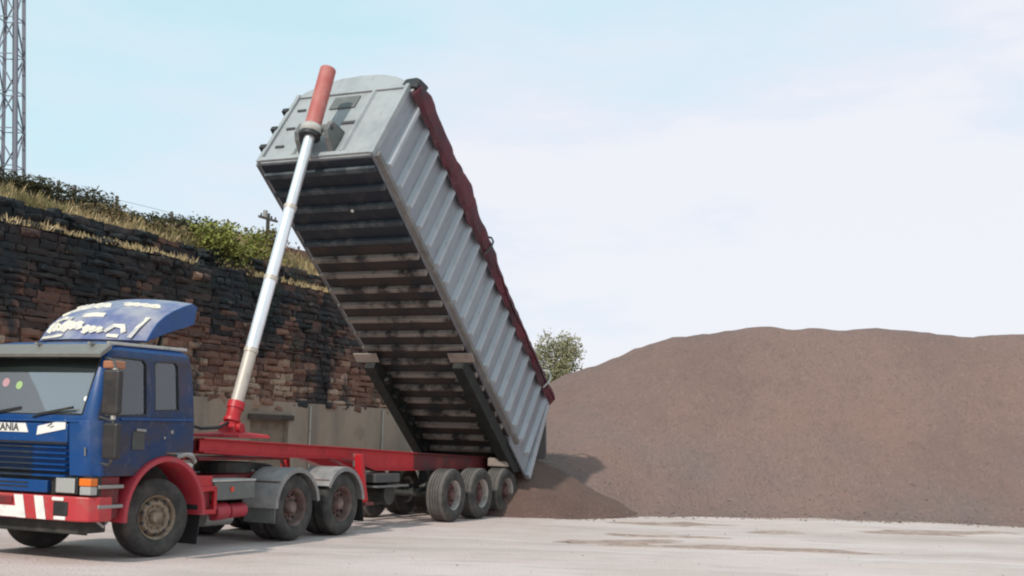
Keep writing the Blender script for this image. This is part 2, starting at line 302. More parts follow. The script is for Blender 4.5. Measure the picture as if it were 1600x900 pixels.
tag(pydata('gravel_stockpile', V, Fc, 'heap', None, True), 'huge brown stockpile of fine gravel filling the right side behind the tipping trailer', 'heap')
M['heap2'] = mat('fresh_quarry_dust', (0.145, 0.086, 0.069), 0.95, spots=[((0.115, 0.068, 0.055), 0.8, 0.42, 0.62), ((0.235, 0.175, 0.15), 14, 0.55, 0.75, (1, 1, 1), 0.5)], bump=(20, 0.06))
HC = (0.15, 28.55)
def hz(x, y):
    d = math.hypot(x - HC[0], (y - HC[1]) * 1.35); r = d + 0.12 * fbm(x * 1.2, y * 1.2, 9.0, 3)
    z = 1.62 - 0.53 * (math.sqrt(r * r + 0.35))
    return z + 0.02 * fbm(x * 3, y * 3, 4, 3)
xs = [-3.6 + 0.12 * i for i in range(66)]; ys = [25.6 + 0.12 * i for i in range(56)]
V = [(x, y, hz(x, y)) for y in ys for x in xs]; nx = len(xs)
Fc = [(j * nx + i, j * nx + i + 1, (j + 1) * nx + i + 1, (j + 1) * nx + i) for j in range(len(ys) - 1) for i in range(nx - 1) if V[j * nx + i][2] > -0.15]
tag(pydata('gravel_heap', V, Fc, 'heap2', None, True), 'small dark heap of freshly tipped gravel under the tail of the trailer', 'heap')

# loose stones rolled to the toe of both heaps and over the yard
def stones(name, spots_, m, label, seed):
    rd = random.Random(seed); V, Fc = [], []
    for (x, y, z, r) in spots_:
        b = len(V); ring = []
        V.append((x, y, z + r * .75))
        for k in range(6):
            a = k * math.pi / 3 + rd.uniform(-.3, .3); q = r * rd.uniform(.7, 1.25); V.append((x + q * math.cos(a), y + q * math.sin(a), z + r * rd.uniform(-.1, .3)))
        V.append((x, y, z - r * .5))
        for k in range(6): Fc.append((b, b + 1 + k, b + 1 + (k + 1) % 6)); Fc.append((b + 7, b + 1 + (k + 1) % 6, b + 1 + k))
    return tag(pydata(name, V, Fc, m), label, 'stones', kind='stuff')
rdS = random.Random(77); sp = []
for _ in range(1100):
    x = rdS.uniform(1.5, 16); fr = interp(FRONT, x); y = fr - 0.45 + rdS.gauss(0, .35) - 0.12 + abs(rdS.gauss(0, .5)) * rdS.choice((0, 0, 1)); sp.append((x, y, max(gz(x, y), mz(x, y)) , rdS.choice((.012, .016, .02, .026, .035)) * rdS.uniform(.7, 1.3)))
for _ in range(500):
    a = rdS.uniform(-3.4, 0.5); d = 3.0 + rdS.gauss(0, .25); x = HC[0] + d * math.cos(a); y = HC[1] + d * math.sin(a) / 1.35
    sp.append((x, y, max(gz(x, y), hz(x, y)), rdS.choice((.012, .016, .022, .03)) * rdS.uniform(.7, 1.3)))
for _ in range(450):
    x = rdS.uniform(-8, 13); y = rdS.uniform(13, 28); sp.append((x, y, gz(x, y), rdS.choice((.006, .008, .011, .014)) * rdS.uniform(.7, 1.2)))
M['stonebit'] = mat('loose_stone', (0.25, 0.175, 0.15), 0.95, spots=[((0.14, 0.10, 0.09), 2, 0.45, 0.6)])
stones('loose_stones', sp, 'stonebit', 'small brown stones scattered at the foot of the heaps and over the yard', 3)

# ================================================================== RETAINING WALL
M['stone'] = mat('sooty_sandstone', (0.2, 0.1, 0.08), 0.9, attr=('tint', [(0.0, (0.014, 0.017, 0.020)), (0.3, (0.045, 0.034, 0.033)), (0.62, (0.17, 0.085, 0.062)), (0.85, (0.27, 0.145, 0.10)), (1.0, (0.42, 0.30, 0.22))]),
    spots=[((0.016, 0.021, 0.026), 0.55, 0.50, 0.60, (1.5, 1, 0.45), 0.9), ((0.028, 0.038, 0.024), 0.8, 0.56, 0.68, (1, 1, 1), 0.7), ((0.36, 0.25, 0.18), 3.5, 0.64, 0.76, (1, 1, 2), 0.6)], bump=(9, 0.05))
M['soot'] = mat('sooty_upper_course', (0.030, 0.033, 0.036), 0.9, spots=[((0.07, 0.05, 0.045), 1.2, 0.5, 0.7), ((0.03, 0.045, 0.025), 1.5, 0.55, 0.7)], bump=(7, 0.05))
M['core'] = mat('mortar_core', (0.075, 0.056, 0.047), 0.95, spots=[((0.03, 0.032, 0.03), 1.2, 0.45, 0.65)])
M['concrete'] = mat('stained_concrete', (0.35, 0.27, 0.205), 0.9, spots=[((0.20, 0.165, 0.135), 0.8, 0.42, 0.68, (1.2, 1, 0.4), 0.8), ((0.36, 0.31, 0.26), 1.2, 0.52, 0.75, (1.4, 1, 0.3), 0.6), ((0.13, 0.11, 0.085), 0.9, 0.58, 0.72, (1, 1, 1), 0.6)], bump=(14, 0.015))
M['niche'] = mat('niche_concrete', (0.25, 0.195, 0.145), 0.9, spots=[((0.13, 0.11, 0.085), 2, 0.45, 0.7)], bump=(14, 0.015))
wall = empty('retaining_wall', tw(0, -6.0), ROT)
tag(wall, 'tall sooty sandstone retaining wall on a stained concrete base behind the truck', 'wall')
U0, U1 = -9.0, 15.0
V = []; Fc = []; TI = []
def block(u0, u1, z0, z1, out, yo=0.0, dark=0.0):
    nx_, nz_ = 5, 4; base = len(V)
    ti = max(0, min(1, random.gauss(lerp(0.76, 0.16, sstep((z0 - 2.6) / 2.5)), 0.13) + (0.3 if random.random() < .06 else 0) + 0.65 * noise.noise(Vector((u0 * .7, z0 * .22, 11))) - dark))
    rj = random.uniform(.006, .026); cu, cz = (u0 + u1) / 2, (z0 + z1) / 2
    for j in range(nz_):
        for i in range(nx_):
            a, b = i / (nx_ - 1), j / (nz_ - 1); edge = i in (0, nx_ - 1) or j in (0, nz_ - 1)
            u = lerp(u0, u1, a); z = lerp(z0, z1, b)
            y = yo + out * (0.30 if edge else 1.0) + 0.06 * noise.noise(Vector((u * 3, z * 4, out * 40))) + 0.10 * noise.noise(Vector((u * .7, z * .9, 5)))
            u += (cu - u) * 0.03 + random.uniform(-rj, rj); z += random.uniform(-rj, rj)
            V.append((u, y, z)); TI.append(ti)
    for j in range(nz_ - 1):
        for i in range(nx_ - 1):
            q = base + j * nx_ + i; Fc.append((q, q + 1, q + nx_ + 1, q + nx_))
    bk = len(V)
    per = [i for i in range(nx_)] + [j * nx_ + nx_ - 1 for j in range(1, nz_)] + [(nz_ - 1) * nx_ + i for i in range(nx_ - 2, -1, -1)] + [j * nx_ for j in range(nz_ - 2, 0, -1)]
    for p in per:
        x, y, z = V[base + p]; V.append((x, yo - 0.16, z)); TI.append(ti)
    n = len(per)
    for k in range(n): Fc.append((base + per[k], bk + k, bk + (k + 1) % n, base + per[(k + 1) % n]))
def courses(z, ztop, yo, dark, hs=(.09, .19)):
    while z < ztop - 0.03:
        h = min(random.uniform(*hs), ztop - z)
        if ztop - z - h < .06: h = ztop - z
        u = U0 - random.uniform(0, 0.5)
        while u < U1:
            l = random.choice((0.2, 0.28, 0.38, 0.5, 0.68)) * random.uniform(0.85, 1.25)
            last = z + h > ztop - 0.02
            if not last or random.random() > 0.06: block(u + 0.004, u + l - 0.004, z + 0.004, z + h - 0.004 + (random.uniform(-.06, .04) if last else 0), random.choice((0.0, 0.02, 0.04, 0.07, 0.12)), yo, dark)
            u += l
        z += h
def masonry(name):
    me = bpy.data.meshes.new(name); me.from_pydata(V, [], Fc); me.update(); me.materials.append(M['stone'])
    at = me.attributes.new('tint', 'FLOAT', 'POINT'); at.data.foreach_set('value', TI)
    link(name, me, wall)
courses(2.48, 5.62, 0.0, 0.0)
u = U0                                                # ragged lowest stones overlapping the concrete
while u < U1:
    l = random.uniform(.25, .7)
    if random.random() < .7: block(u, u + l - .01, 2.40 - random.uniform(0, .16), 2.53, random.choice((.0, .03, .06)), 0.10, .1)
    u += l
masonry('masonry')
V = []; Fc = []; TI = []
courses(5.60, 6.16, -0.78, 0.05, (.12, .24)); masonry('upper_course')
mb = MB(); mb.box(U0, U1, -1.2, -0.13, 2.4, 5.52); mb.box(U0, U1, -1.25, -0.92, 5.53, 6.06); mb.build('core', 'core', wall)
mb = MB()                                             # concrete base around a shallow niche
NA, NB = -1.60, 0.03
mb.box(U0, NA, -0.12, 0.10, -0.1, 2.47); mb.box(NB, U1, -0.12, 0.10, -0.1, 2.47); mb.box(NA, NB, -0.12, 0.10, 2.08, 2.47)
mb.build('concrete_base', 'concrete', wall)
mb = MB(); mb.box(NA - .12, NB + .12, 0.103, 0.20, 1.99, 2.13); mb.build('lintel', 'core', wall, bevel=0.015)
mb = MB(); mb.box(NA, NB, -0.10, -0.02, -0.1, 2.08); mb.build('niche_back', 'niche', wall)
for uu in (-2.55, -6.35):
    mb = MB(); mb.tube([(uu, 0.13, 0.3), (uu, 0.13, 2.40)], 0.024, 8); mb.build('drain_pipe', 'paleg', wall, smooth=True)  # thin tubes added for pale stain streaks on the concrete

# ================================================================== HILL BEHIND THE WALL
M['hill'] = mat('rough_hill', (0.13, 0.10, 0.05), 0.95, spots=[((0.07, 0.065, 0.03), 0.7, 0.42, 0.62), ((0.22, 0.17, 0.09), 1.5, 0.5, 0.7), ((0.19, 0.10, 0.07), 0.5, 0.58, 0.7, (1, 1, 1), 0.7)], bump=(6, 0.1))
BUMP = [(-14, -0.3), (-9, -0.05), (-6.3, 0.12), (-4, 0.28), (-1.5, 0.02), (0.6, -0.08), (3, -0.12), (6, -0.15), (9, -0.1), (20, 0.0)]
def hill_z(u, v):            # v measured back from the wall (negative)
    d = -v - 6.0
    z = interp([(0.9, 5.9), (1.2, 6.12), (2.2, 6.62), (4.0, 7.05), (8, 7.35), (20, 7.5), (60, 7.2), (110, 3.0), (150, -1)], d)
    e = interp(BUMP, u) * sstep((d - 1) / 2)
    end = sstep((u + 13 + d * 0.0) / 5.0) if u < -8 else 1.0
    return (z + e + 0.14 * fbm(u * 0.6, v * 0.6, 1)) * end - (0.5 if u < -12 else 0)
us = [-13.2 + 0.5 * i for i in range(70)] + [24, 30, 40, 60, 90]; ds = [0.9, 1.05, 1.2, 1.5, 1.8, 2.2, 2.7, 3.3, 4, 5, 6, 8, 11, 15, 20, 28, 40, 60, 85, 110, 150]
V = []
for d in ds:
    for u in us: V.append(tw(u, -6 - d, hill_z(u, -6 - d)))
nx = len(us)
Fc = [(j * nx + i, j * nx + i + 1, (j + 1) * nx + i + 1, (j + 1) * nx + i) for j in range(len(ds) - 1) for i in range(nx - 1)]
tag(pydata('hill', V, Fc, 'hill', None, True), kind='structure')
# straw grass on the ledge and the bank (uncountable)
def leafmat(name, cols, tr=0.25):
    m = mat(name, cols[0], 0.75, spots=[(cols[1], 3, 0.4, 0.6), (cols[2], 7, 0.52, 0.7)], spec=0.25)
    return m
M['straw'] = leafmat('straw_grass', ((0.46, 0.35, 0.19), (0.30, 0.22, 0.11), (0.55, 0.44, 0.27)))
M['green_grass'] = leafmat('green_grass', ((0.16, 0.14, 0.06), (0.22, 0.17, 0.08), (0.10, 0.10, 0.04)))
def tufts(name, items, m, label):
    V, Fc = [], []
    for (p, h, n) in items:
        for k in range(n):
            a = random.uniform(0, 6.283); q = p + Vector((random.uniform(-.16, .16), random.uniform(-.16, .16), -0.03)); w_ = random.uniform(.008, .022)
            t = Vector((math.cos(a), math.sin(a), 0)); ln = Vector((random.gauss(0, .3), random.gauss(0, .3), 1)).normalized() * h * random.uniform(.5, 1.1)
            b = len(V); V.extend((q - t * w_, q + t * w_, q + ln * 0.6 + t * w_ * 0.7, q + ln + Vector((0, 0, -0.12 * h)) + t * random.uniform(-.1, .1) * h))
            Fc.append((b, b + 1, b + 2)); Fc.append((b, b + 2, b + 3))
    o = pydata(name, V, Fc, m); return tag(o, label, 'grass', kind='stuff')
it, ig = [], []
for _ in range(2300):                                  # ledge strips
    u = random.uniform(-8.5, 14); den = noise.noise(Vector((u * 0.35, 0, 7)))
    if den > -0.12 or u < -4: it.append((tw(u, -6 - random.uniform(-0.02, 0.75), 5.56), random.uniform(.10, .26), 6))
for _ in range(7000):
    u = random.uniform(-9.5, 14); d = 1.15 + 3.4 * random.random() ** 1.6
    p = tw(u, -6 - d, hill_z(u, -6 - d))
    (it if noise.noise(Vector((u * .6, d * .9, 2))) > -0.12 else ig).append((p, random.uniform(.15, .42), 6))
tufts('dry_grass', it, 'straw', 'straw coloured dry grass along the top of the retaining wall')
tufts('green_grass', ig, 'green_grass', 'greener grass patches on the bank above the retaining wall')

# ---- shrubs and trees
def foliage(name, blobs, m, leaf, n, parent=None, seed=1, flat=0.0):
    rd = random.Random(seed); V, Fc = [], []
    for (c, r) in blobs:
        c = Vector(c); r = Vector(r) if not isinstance(r, (int, float)) else Vector((r, r, r))
        for k in range(int(n * (r.x * r.y * r.z) ** (2 / 3))):
            d = Vector((rd.gauss(0, 1), rd.gauss(0, 1), rd.gauss(0, 1))).normalized()
            q = (rd.random() ** 0.42) * (1 + 0.42 * noise.noise(d * 2.3 + c * 3.1) + rd.uniform(-.1, .14))
            p = c + Vector((d.x * r.x, d.y * r.y, d.z * r.z)) * q
            if noise.noise(p * 2.2 / max(0.5, r.x)) < -0.28: continue
            s_ = leaf * rd.uniform(.55, 1.3); a = Vector((rd.gauss(0, 1), rd.gauss(0, 1), rd.gauss(0, .7))).normalized(); b_ = a.orthogonal().normalized(); b_ = (b_ * math.cos(q * 9) + a.cross(b_) * math.sin(q * 9))
            i = len(V); V.extend((p - a * s_, p + b_ * s_ * .55, p + a * s_, p - b_ * s_ * .55)); Fc.append((i, i + 1, i + 2, i + 3))
    return pydata(name, V, Fc, m, parent)
M['gorse'] = leafmat('gorse_leaves', ((0.058, 0.064, 0.028), (0.048, 0.044, 0.026), (0.115, 0.095, 0.05)))
M['lime'] = leafmat('lime_leaves', ((0.24, 0.25, 0.06), (0.17, 0.18, 0.045), (0.33, 0.31, 0.09)))
M['brown'] = leafmat('bramble_leaves', ((0.11, 0.085, 0.04), (0.17, 0.12, 0.06), (0.06, 0.07, 0.03)))
M['treeleaf'] = leafmat('tree_leaves', ((0.31, 0.29, 0.165), (0.23, 0.225, 0.13), (0.39, 0.36, 0.21)))
M['bark'] = mat('bark', (0.09, 0.07, 0.055), 0.9, bump=(12, 0.04))
def shrub(u, d, w_, h, m, label, cat='bush', group=None, seed=1, leaf=0.06, n=900, sink=0.15):
    b = hill_z(u, -6 - d) - sink; root = empty('shrub', tw(u, -6 - d, b), ROT); rd = random.Random(seed)
    bl = [((0, 0, h * 0.45), (w_ * .5, w_ * .38, h * .5))]
    for k in range(7): bl.append(((rd.uniform(-.5, .5) * w_, rd.uniform(-.3, .3) * w_, rd.uniform(.35, .85) * h), (rd.uniform(.16, .3) * w_, rd.uniform(.14, .25) * w_, rd.uniform(.16, .32) * h)))
    foliage('foliage', bl, m, leaf, n, root, seed)
    mb = MB()
    for k in range(5): mb.tube([(rd.uniform(-.1, .1), rd.uniform(-.1, .1), -.1), (rd.uniform(-.2, .2) * w_, rd.uniform(-.15, .15) * w_, h * .35), (rd.uniform(-.4, .4) * w_, rd.uniform(-.3, .3) * w_, h * .75)], [.035, .025, .01], 6)
    mb.build('stem', 'bark', root)
    return tag(root, label, cat, group)
HG = 'dark gorse bushes along the crest of the bank'
for i, (u, d, w_, h, lb) in enumerate((
    (9.6, 4.0, 3.2, 0.72, 'dark gorse bush at the foot of the lattice mast, leftmost on the bank'),
    (7.4, 3.7, 3.0, 0.70, 'dark gorse bush just right of the lattice mast on the bank crest'),
    (5.3, 3.5, 2.9, 0.68, 'dark gorse bush second right of the lattice mast on the bank crest'),
    (3.5, 3.2, 2.7, 0.66, 'dark gorse bush on the bank crest left of the first tall fence post'),
    (1.9, 2.9, 2.5, 0.60, 'low dark gorse bush on the bank crest below the tall fence post'),
    (0.5, 2.7, 2.2, 0.66, 'dark gorse bush on the bank left of the yellow green shrub'),
    (-0.55, 2.5, 1.7, 0.86, 'dark rounded gorse bush just behind the yellow green shrub'))):
    shrub(u, d, w_, h, 'gorse', lb, group=HG, seed=i + 3, leaf=.038, n=4200)
for i, (u, d, w_, h, lb) in enumerate(((3.2, 2.0, 1.6, 0.5, 'brown bramble patch on the left slope of the bank above the wall'), (1.0, 1.9, 1.5, .5, 'brown bramble patch on the bank slope above the cab roof'), (-0.6, 1.6, 1.2, .42, 'brown bramble patch left of the yellow green shrub on the wall top'))):
    shrub(u, d, w_, h, 'brown', lb, group='bramble patches on the bank', seed=i + 30, leaf=.05, n=1500)
shrub(0.05, 0.8, 1.75, 1.15, 'lime', 'bright yellow green shrub on top of the wall left of the white ram', seed=41, leaf=.05, n=3200, sink=0.1)
shrub(-1.75, 1.1, 1.5, 0.75, 'lime', 'straggly olive shrub on the wall top just left of the white ram', seed=42, leaf=.05, n=1700)
shrub(0.2, 0.35, 1.15, 0.55, 'brown', 'olive brown creeper spilling over the wall edge below the yellow green shrub', seed=43, leaf=.05, n=1400, sink=0.55)
shrub(-3.6, 2.2, 1.5, 0.95, 'brown', 'pale scrubby bush at the foot of the utility pole', seed=44, leaf=.05, n=1600)
def tree(name, loc, h, w_, m, label, seed, leaf=.10, n=420):
    root = empty(name, loc); rd = random.Random(seed); bl = []
    tr = MB(); tr.tube([(0, 0, -.2), (.05, 0, h * .25), (-.05, .05, h * .5), (0.05, 0, h * .75)], [h * .03, h * .024, h * .017, h * .007], 8)
    for k in range(11):
        a = rd.uniform(0, 6.283); z0 = h * rd.uniform(.2, .55); e = Vector((math.cos(a) * w_ * rd.uniform(.2, .42), math.sin(a) * w_ * rd.uniform(.2, .42), h * rd.uniform(.45, .88)))
        tr.tube([(0, 0, z0), (e.x * .5, e.y * .5, lerp(z0, e.z, .6)), e], [h * .012, h * .008, h * .003], 6)
        bl.append((e, (w_ * rd.uniform(.14, .24), w_ * rd.uniform(.14, .24), h * rd.uniform(.10, .17))))
    bl.append(((0, 0, h * .62), (w_ * .33, w_ * .33, h * .27))); bl.append(((w_ * .06, 0, h * .85), (w_ * .2, w_ * .2, h * .15)))
    tr.build('trunk', 'bark', root, smooth=True)
    foliage('crown', bl, m, leaf, n, root, seed)
    return tag(root, label, 'tree')
tree('broadleaf_tree', (1.12, 45, 0), 5.75, 2.7, 'treeleaf', 'olive green tree rising behind the stockpile beside the trailer tail', 51, .05, 4200)
tree('broadleaf_tree', (2.35, 44, 0), 4.45, 1.1, 'gorse', 'low dark bush peeping over the stockpile edge right of the olive tree', 52, .08, 1300)
tree('broadleaf_tree', (0.2, 47, 0), 4.9, 2.4, 'gorse', 'dark tree half hidden behind the maroon sheet of the trailer', 53, .08, 1300)

# ---- fence on the bank
M['postwood'] = mat('grey_post', (0.13, 0.115, 0.10), 0.9)
fen = empty('wire_fence', tw(0, -10, 7.2), ROT); tag(fen, 'thin post and wire fence along the crest of the bank', 'fence')
fu = [2.03, 2.56, 0.55, -1.57, -3.4, -5.32, -7.7, 4.7, 6.9]
for u in fu:
    zt = 7.66 - 7.2; mb = MB(); mb.box(u - .032, u + .032, -.032, .032, -0.6, zt if u != 0.55 else zt + .02); mb.build('fence_post', 'postwood', fen, bevel=.008)
mb = MB()
for zz in (0.18, 0.38): mb.tube([(6.9, 0.05, zz)] + [(6.9 - 0.73 * k, 0.05, zz - .02 * math.sin(k)) for k in range(1, 21)], 0.006, 4)
mb.build('fence_wire', 'steel', fen)
# ---- brick parapet stub at the far right of the bank
M['brick'] = mat('weathered_brick', (0.24, 0.115, 0.085), 0.9, spots=[((0.14, 0.08, 0.065), 1.5, 0.45, 0.7), ((0.30, 0.2, 0.15), 6, 0.5, 0.75)], bump=(9, 0.02))
mb = MB()
for k in range(6): mb.box(-8.6 + k * .62, -8.6 + k * .62 + .61, -.15, .15, 0, 0.74 - 0.02 * (k % 2))
o = mb.build('brick_parapet', 'brick', bevel=.01); o.location = tw(0, -8.6, 6.42); o.rotation_euler = (0, 0, ROT)
tag(o, 'short reddish brick parapet on the bank beside the raised trailer body', 'wall')
# ---- utility pole
pole = empty('utility_pole', tw(-11.5, -14, 7.0), ROT); tag(pole, 'distant wooden utility pole with crossarm and transformer, left of the white ram', 'utility pole')
mb = MB(); mb.tube([(0, 0, -1), (0, 0, 2.62)], [.09, .07], 8); mb.build('pole_shaft', 'postwood', pole, smooth=True)
mb = MB(); mb.box(-.56, .56, -.04, .04, 2.38, 2.46); mb.build('crossarm', 'postwood', pole)
mb = MB(); mb.tube([(.18, 0, 2.44), (.18, 0, 2.70)], .085, 10); mb.build('transformer', 'steel', pole, smooth=True)
for q in (-.45, -.2, .42):
    mb = MB(); mb.tube([(q, 0, 2.46), (q, 0, 2.56)], .035, 6); mb.build('insulator', 'dgrey', pole)
# ---- lattice mast
M['galv'] = mat('galvanised', (0.15, 0.155, 0.19), 0.5, 0.3)
tow = empty('lattice_mast', (-25.40, 60, 6.6)); tag(tow, 'grey steel lattice mast rising out of frame above the bank at far left', 'mast')
def tx(z, s): return s * lerp(0.60, 0.42, (z) / 24.0)
legs = [(1, 1), (1, -1), (-1, -1), (-1, 1)]
for a, b in legs:
    mb = MB(); mb.bar((tx(0, a), tx(0, b), 0), (tx(24, a) - 1.0, tx(24, b), 24), .16, .16); mb.build('mast_leg', 'galv', tow)
def lp(k, z): a, b = legs[k % 4]; return Vector((tx(z, a) - z / 24, tx(z, b), z))
zz = 0.4; st = 0
while zz < 23:
    mb = MB()
    for k in range(4):
        mb.bar(lp(k, zz), lp(k + 1, zz), .045, .045); a_, b_ = (k, k + 1) if (st + k) % 2 else (k + 1, k)
        mb.bar(lp(a_, zz), lp(b_, zz + 1.9), .06, .06)
    mb.build('lattice_bay', 'galv', tow); zz += 1.9; st += 1
mb = MB(); mb.tube([lp(0, 1) + Vector((-.45, -.3, 0)), lp(0, 23) + Vector((-.4, -.3, 0))], .045, 6); mb.build('feeder_cable', 'dgrey', tow)

# ================================================================== WHEELS (axis y, outer face at y=0, centre at origin)
def wheel(kind, parent, u, v, side, r=0.528, steer=0.0, name='wheel'):
    wd = {'steer': .30, 'twin': .58, 'single': .385}[kind]; rr = 0.286
    mb = MB()                                           # hub / disc = the wheel mesh itself
    hub = {'steer': 'rim_tan', 'twin': 'rim_brown', 'single': 'hub_red'}[kind]
    if kind == 'steer':
        prof = [(0.0, .015), (.075, .015), (.095, -.01), (.10, -.05), (.135, -.055), (.17, -.02), (.215, -.015), (.25, -.06), (.25, -.10), (.0, -.10)]
    elif kind == 'twin':
        prof = [(0.0, -.03), (.085, -.03), (.105, -.055), (.11, -.15), (.16, -.17), (.20, -.155), (.245, -.14), (.262, -.15), (.262, -.19), (.0, -.19)]
    else:
        prof = [(0.0, -.02), (.075, -.02), (.095, -.045), (.10, -.13), (.15, -.15), (.20, -.14), (.245, -.12), (.262, -.13), (.262, -.17), (0, -.17)]
    mb.lathe(prof, (0, 0, 0), 30, False)
    for k in range(10):
        a = 2 * math.pi * k / 10; q = {'steer': (.152, -.04), 'twin': (.165, -.165), 'single': (.155, -.145)}[kind]
        mb.tube([(q[0] * math.cos(a), q[1], q[0] * math.sin(a)), (q[0] * math.cos(a), q[1] + .035, q[0] * math.sin(a))], .015, 6)
    wh = mb.build(name, hub, parent, smooth=True)
    mb = MB()                                           # hand holes, dark cup openings
    mb2 = MB()
    rim = [(.292, -.01), (.300, -.002), (.285, -.012), (.272, -.04), (.262, -.12), (.250, -.15), (.250, -wd + .06), (.292, -wd + .02)] if kind != 'steer' else [(.292, -.008), (.300, 0.0), (.285, -.010), (.268, -.03), (.255, -.075), (.244, -.08), (.244, -wd + .05), (.292, -wd + .02)]
    mb2.lathe(rim, (0, 0, 0), 36)
    mb2.build('rim', {'steer': 'rim_tan', 'twin': 'rim_brown', 'single': 'rim_light'}[kind], wh, smooth=True)
    q = {'steer': (.225, -.027), 'twin': (.222, -.145), 'single': (.222, -.128)}[kind]
    for k in range(10):
        a = 2 * math.pi * (k + .5) / 10; c = Vector((q[0] * math.cos(a), q[1], q[0] * math.sin(a)))
        mb = MB(); mb.tube([c + Vector((0, -.02, 0)), c + Vector((0, .014, 0))], .024 if kind != 'single' else .018, 8)
        if side > 0: mb.build('hand_hole', 'black', wh)
    mb = MB()
    def tyre(y0, w_):
        s0 = .30; pr = [(s0, y0 - .012), (s0 + .05, y0 + .012), (r - .10, y0 + .018), (r - .045, y0 + .004), (r - .012, y0 - .02), (r, y0 - .045)]
        n = 5 if w_ > .33 else 4
        for g in range(1, n):
            c = y0 - .045 - (w_ - .09) * g / n; pr += [(r, c + .012), (r - .014, c + .006), (r - .014, c - .006), (r, c - .012)]
        pr += [(r, y0 - w_ + .045), (r - .012, y0 - w_ + .02), (r - .045, y0 - w_ - .004), (r - .10, y0 - w_ - .018), (s0 + .05, y0 - w_ - .012), (s0, y0 - w_ + .012)]
        mb.lathe(pr, (0, 0, 0), 48)
    if kind == 'twin': tyre(0, .27); tyre(-.31, .27)
    else: tyre(0, wd)
    ty = mb.build('tyre', 'tyre_dusty' if kind == 'single' else 'tyre', wh, smooth=True)
    if kind == 'single':                                # dust lies on the treads, the sidewalls stay dark rubber
        ty.data.materials.append(M['tyre'])
        for p in ty.data.polygons:
            if abs(p.normal.y) > .6: p.material_index = 1
    wh.location = (u, v, r - .002); wh.rotation_euler = (0, random.uniform(0, 1), 0)
    if side < 0: wh.rotation_euler = (0, wh.rotation_euler.y, math.pi)
    if steer: wh.rotation_euler = (0, 0, steer)
    return wh

# ================================================================== TRACTOR UNIT (local u from kingpin, v to near side, z up)
TR = empty('tractor_unit', tw(KP, 0, 0), ROT)
tag(TR, 'blue truck cab unit with red bumper and dusty grey mudguards, coupled to the trailer', 'truck')
FA, B1, B2 = 2.527, -0.726, -2.128
def rr_ring(z, ur, uf, hw, r, n=6, rr=0.06):
    pts = []
    for cx, cy, a0, rad in ((uf - r, hw - r, 0, r), (ur + rr, hw - rr, 90, rr), (ur + rr, -hw + rr, 180, rr), (uf - r, -hw + r, 270, r)):
        for k in range(n + 1):
            a = R(a0 + 90 * k / n); pts.append((cx + rad * math.cos(a), cy + rad * math.sin(a), z))
    return pts
LV = [(1.10, 1.95, 3.86, 1.195, .15), (1.45, 1.95, 3.89, 1.21, .15), (1.82, 1.96, 3.91, 1.215, .15), (2.2, 1.985, 3.815, 1.20, .15), (2.62, 2.02, 3.70, 1.165, .15), (2.72, 2.04, 3.65, 1.14, .16), (2.79, 2.09, 3.54, 1.07, .18), (2.835, 2.2, 3.36, .92, .2)]
def cab_solid(off_):
    mb = MB(); rings = []
    for i, (z, ur, uf, hw, r) in enumerate(LV):
        if off_: z = min(max(z, 1.10 + off_), 2.835 - off_) if i in (0, len(LV) - 1) else z
        rings.append(rr_ring(z, ur + off_, uf - off_, hw - off_, max(.04, r - off_)))
    mb.loft(rings); bmesh.ops.recalc_face_normals(mb.bm, faces=mb.bm.faces[:])
    me = bpy.data.meshes.new('c'); mb.bm.to_mesh(me); mb.bm.free(); o = bpy.data.objects.new('c', me); COL.objects.link(o); return o
def cutter(fn):
    mb = MB(); fn(mb); bmesh.ops.recalc_face_normals(mb.bm, faces=mb.bm.faces[:])
    me = bpy.data.meshes.new('k'); mb.bm.to_mesh(me); mb.bm.free(); o = bpy.data.objects.new('k', me); COL.objects.link(o); return o
WS = [(-1.00, 1.875), (1.00, 1.875), (1.075, 2.60), (-1.075, 2.60)]           # windscreen (v, z)
DW = [(2.965, 1.90), (3.74, 1.86), (3.615, 2.585), (3.55, 2.62), (3.02, 2.62), (2.965, 2.56)]   # door window (u, z)
SW = [(2.32, 1.98), (2.80, 1.96), (2.80, 2.585), (2.75, 2.615), (2.38, 2.625), (2.33, 2.575)]   # sleeper window
cab = cab_solid(0)
cuts = [cab_solid(.06), cutter(lambda m: m.prism(WS, 'x', 3.4, 4.3)), cutter(lambda m: m.prism(DW, 'y', -2, 2)), cutter(lambda m: m.prism(SW, 'y', 0.6, 2)),
        cutter(lambda m: m.tube([(FA, -2, .53), (FA, 2, .53)], .80, 40)), cutter(lambda m: m.box(1.0, FA, -2, 2, .5, 1.40))]
for c in cuts:
    b = cab.modifiers.new('b', 'BOOLEAN'); b.operation = 'DIFFERENCE'; b.object = c; b.solver = 'EXACT'
bpy.context.view_layer.update()
me = bpy.data.meshes.new_from_object(cab.evaluated_get(bpy.context.evaluated_depsgraph_get()))
for o in cuts + [cab]: bpy.data.objects.remove(o)
me.materials.clear(); me.materials.append(M['blue'])
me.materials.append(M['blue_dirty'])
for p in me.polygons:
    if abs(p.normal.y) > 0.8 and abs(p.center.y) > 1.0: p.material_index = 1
CAB = link('cab', me, TR, 0, True)
def hwz(z): return interp([(q[0], q[3]) for q in LV], z)
def ufz(z): return interp([(q[0], q[2]) for q in LV], z)
# glass
mb = MB(); g = .02
rings = []

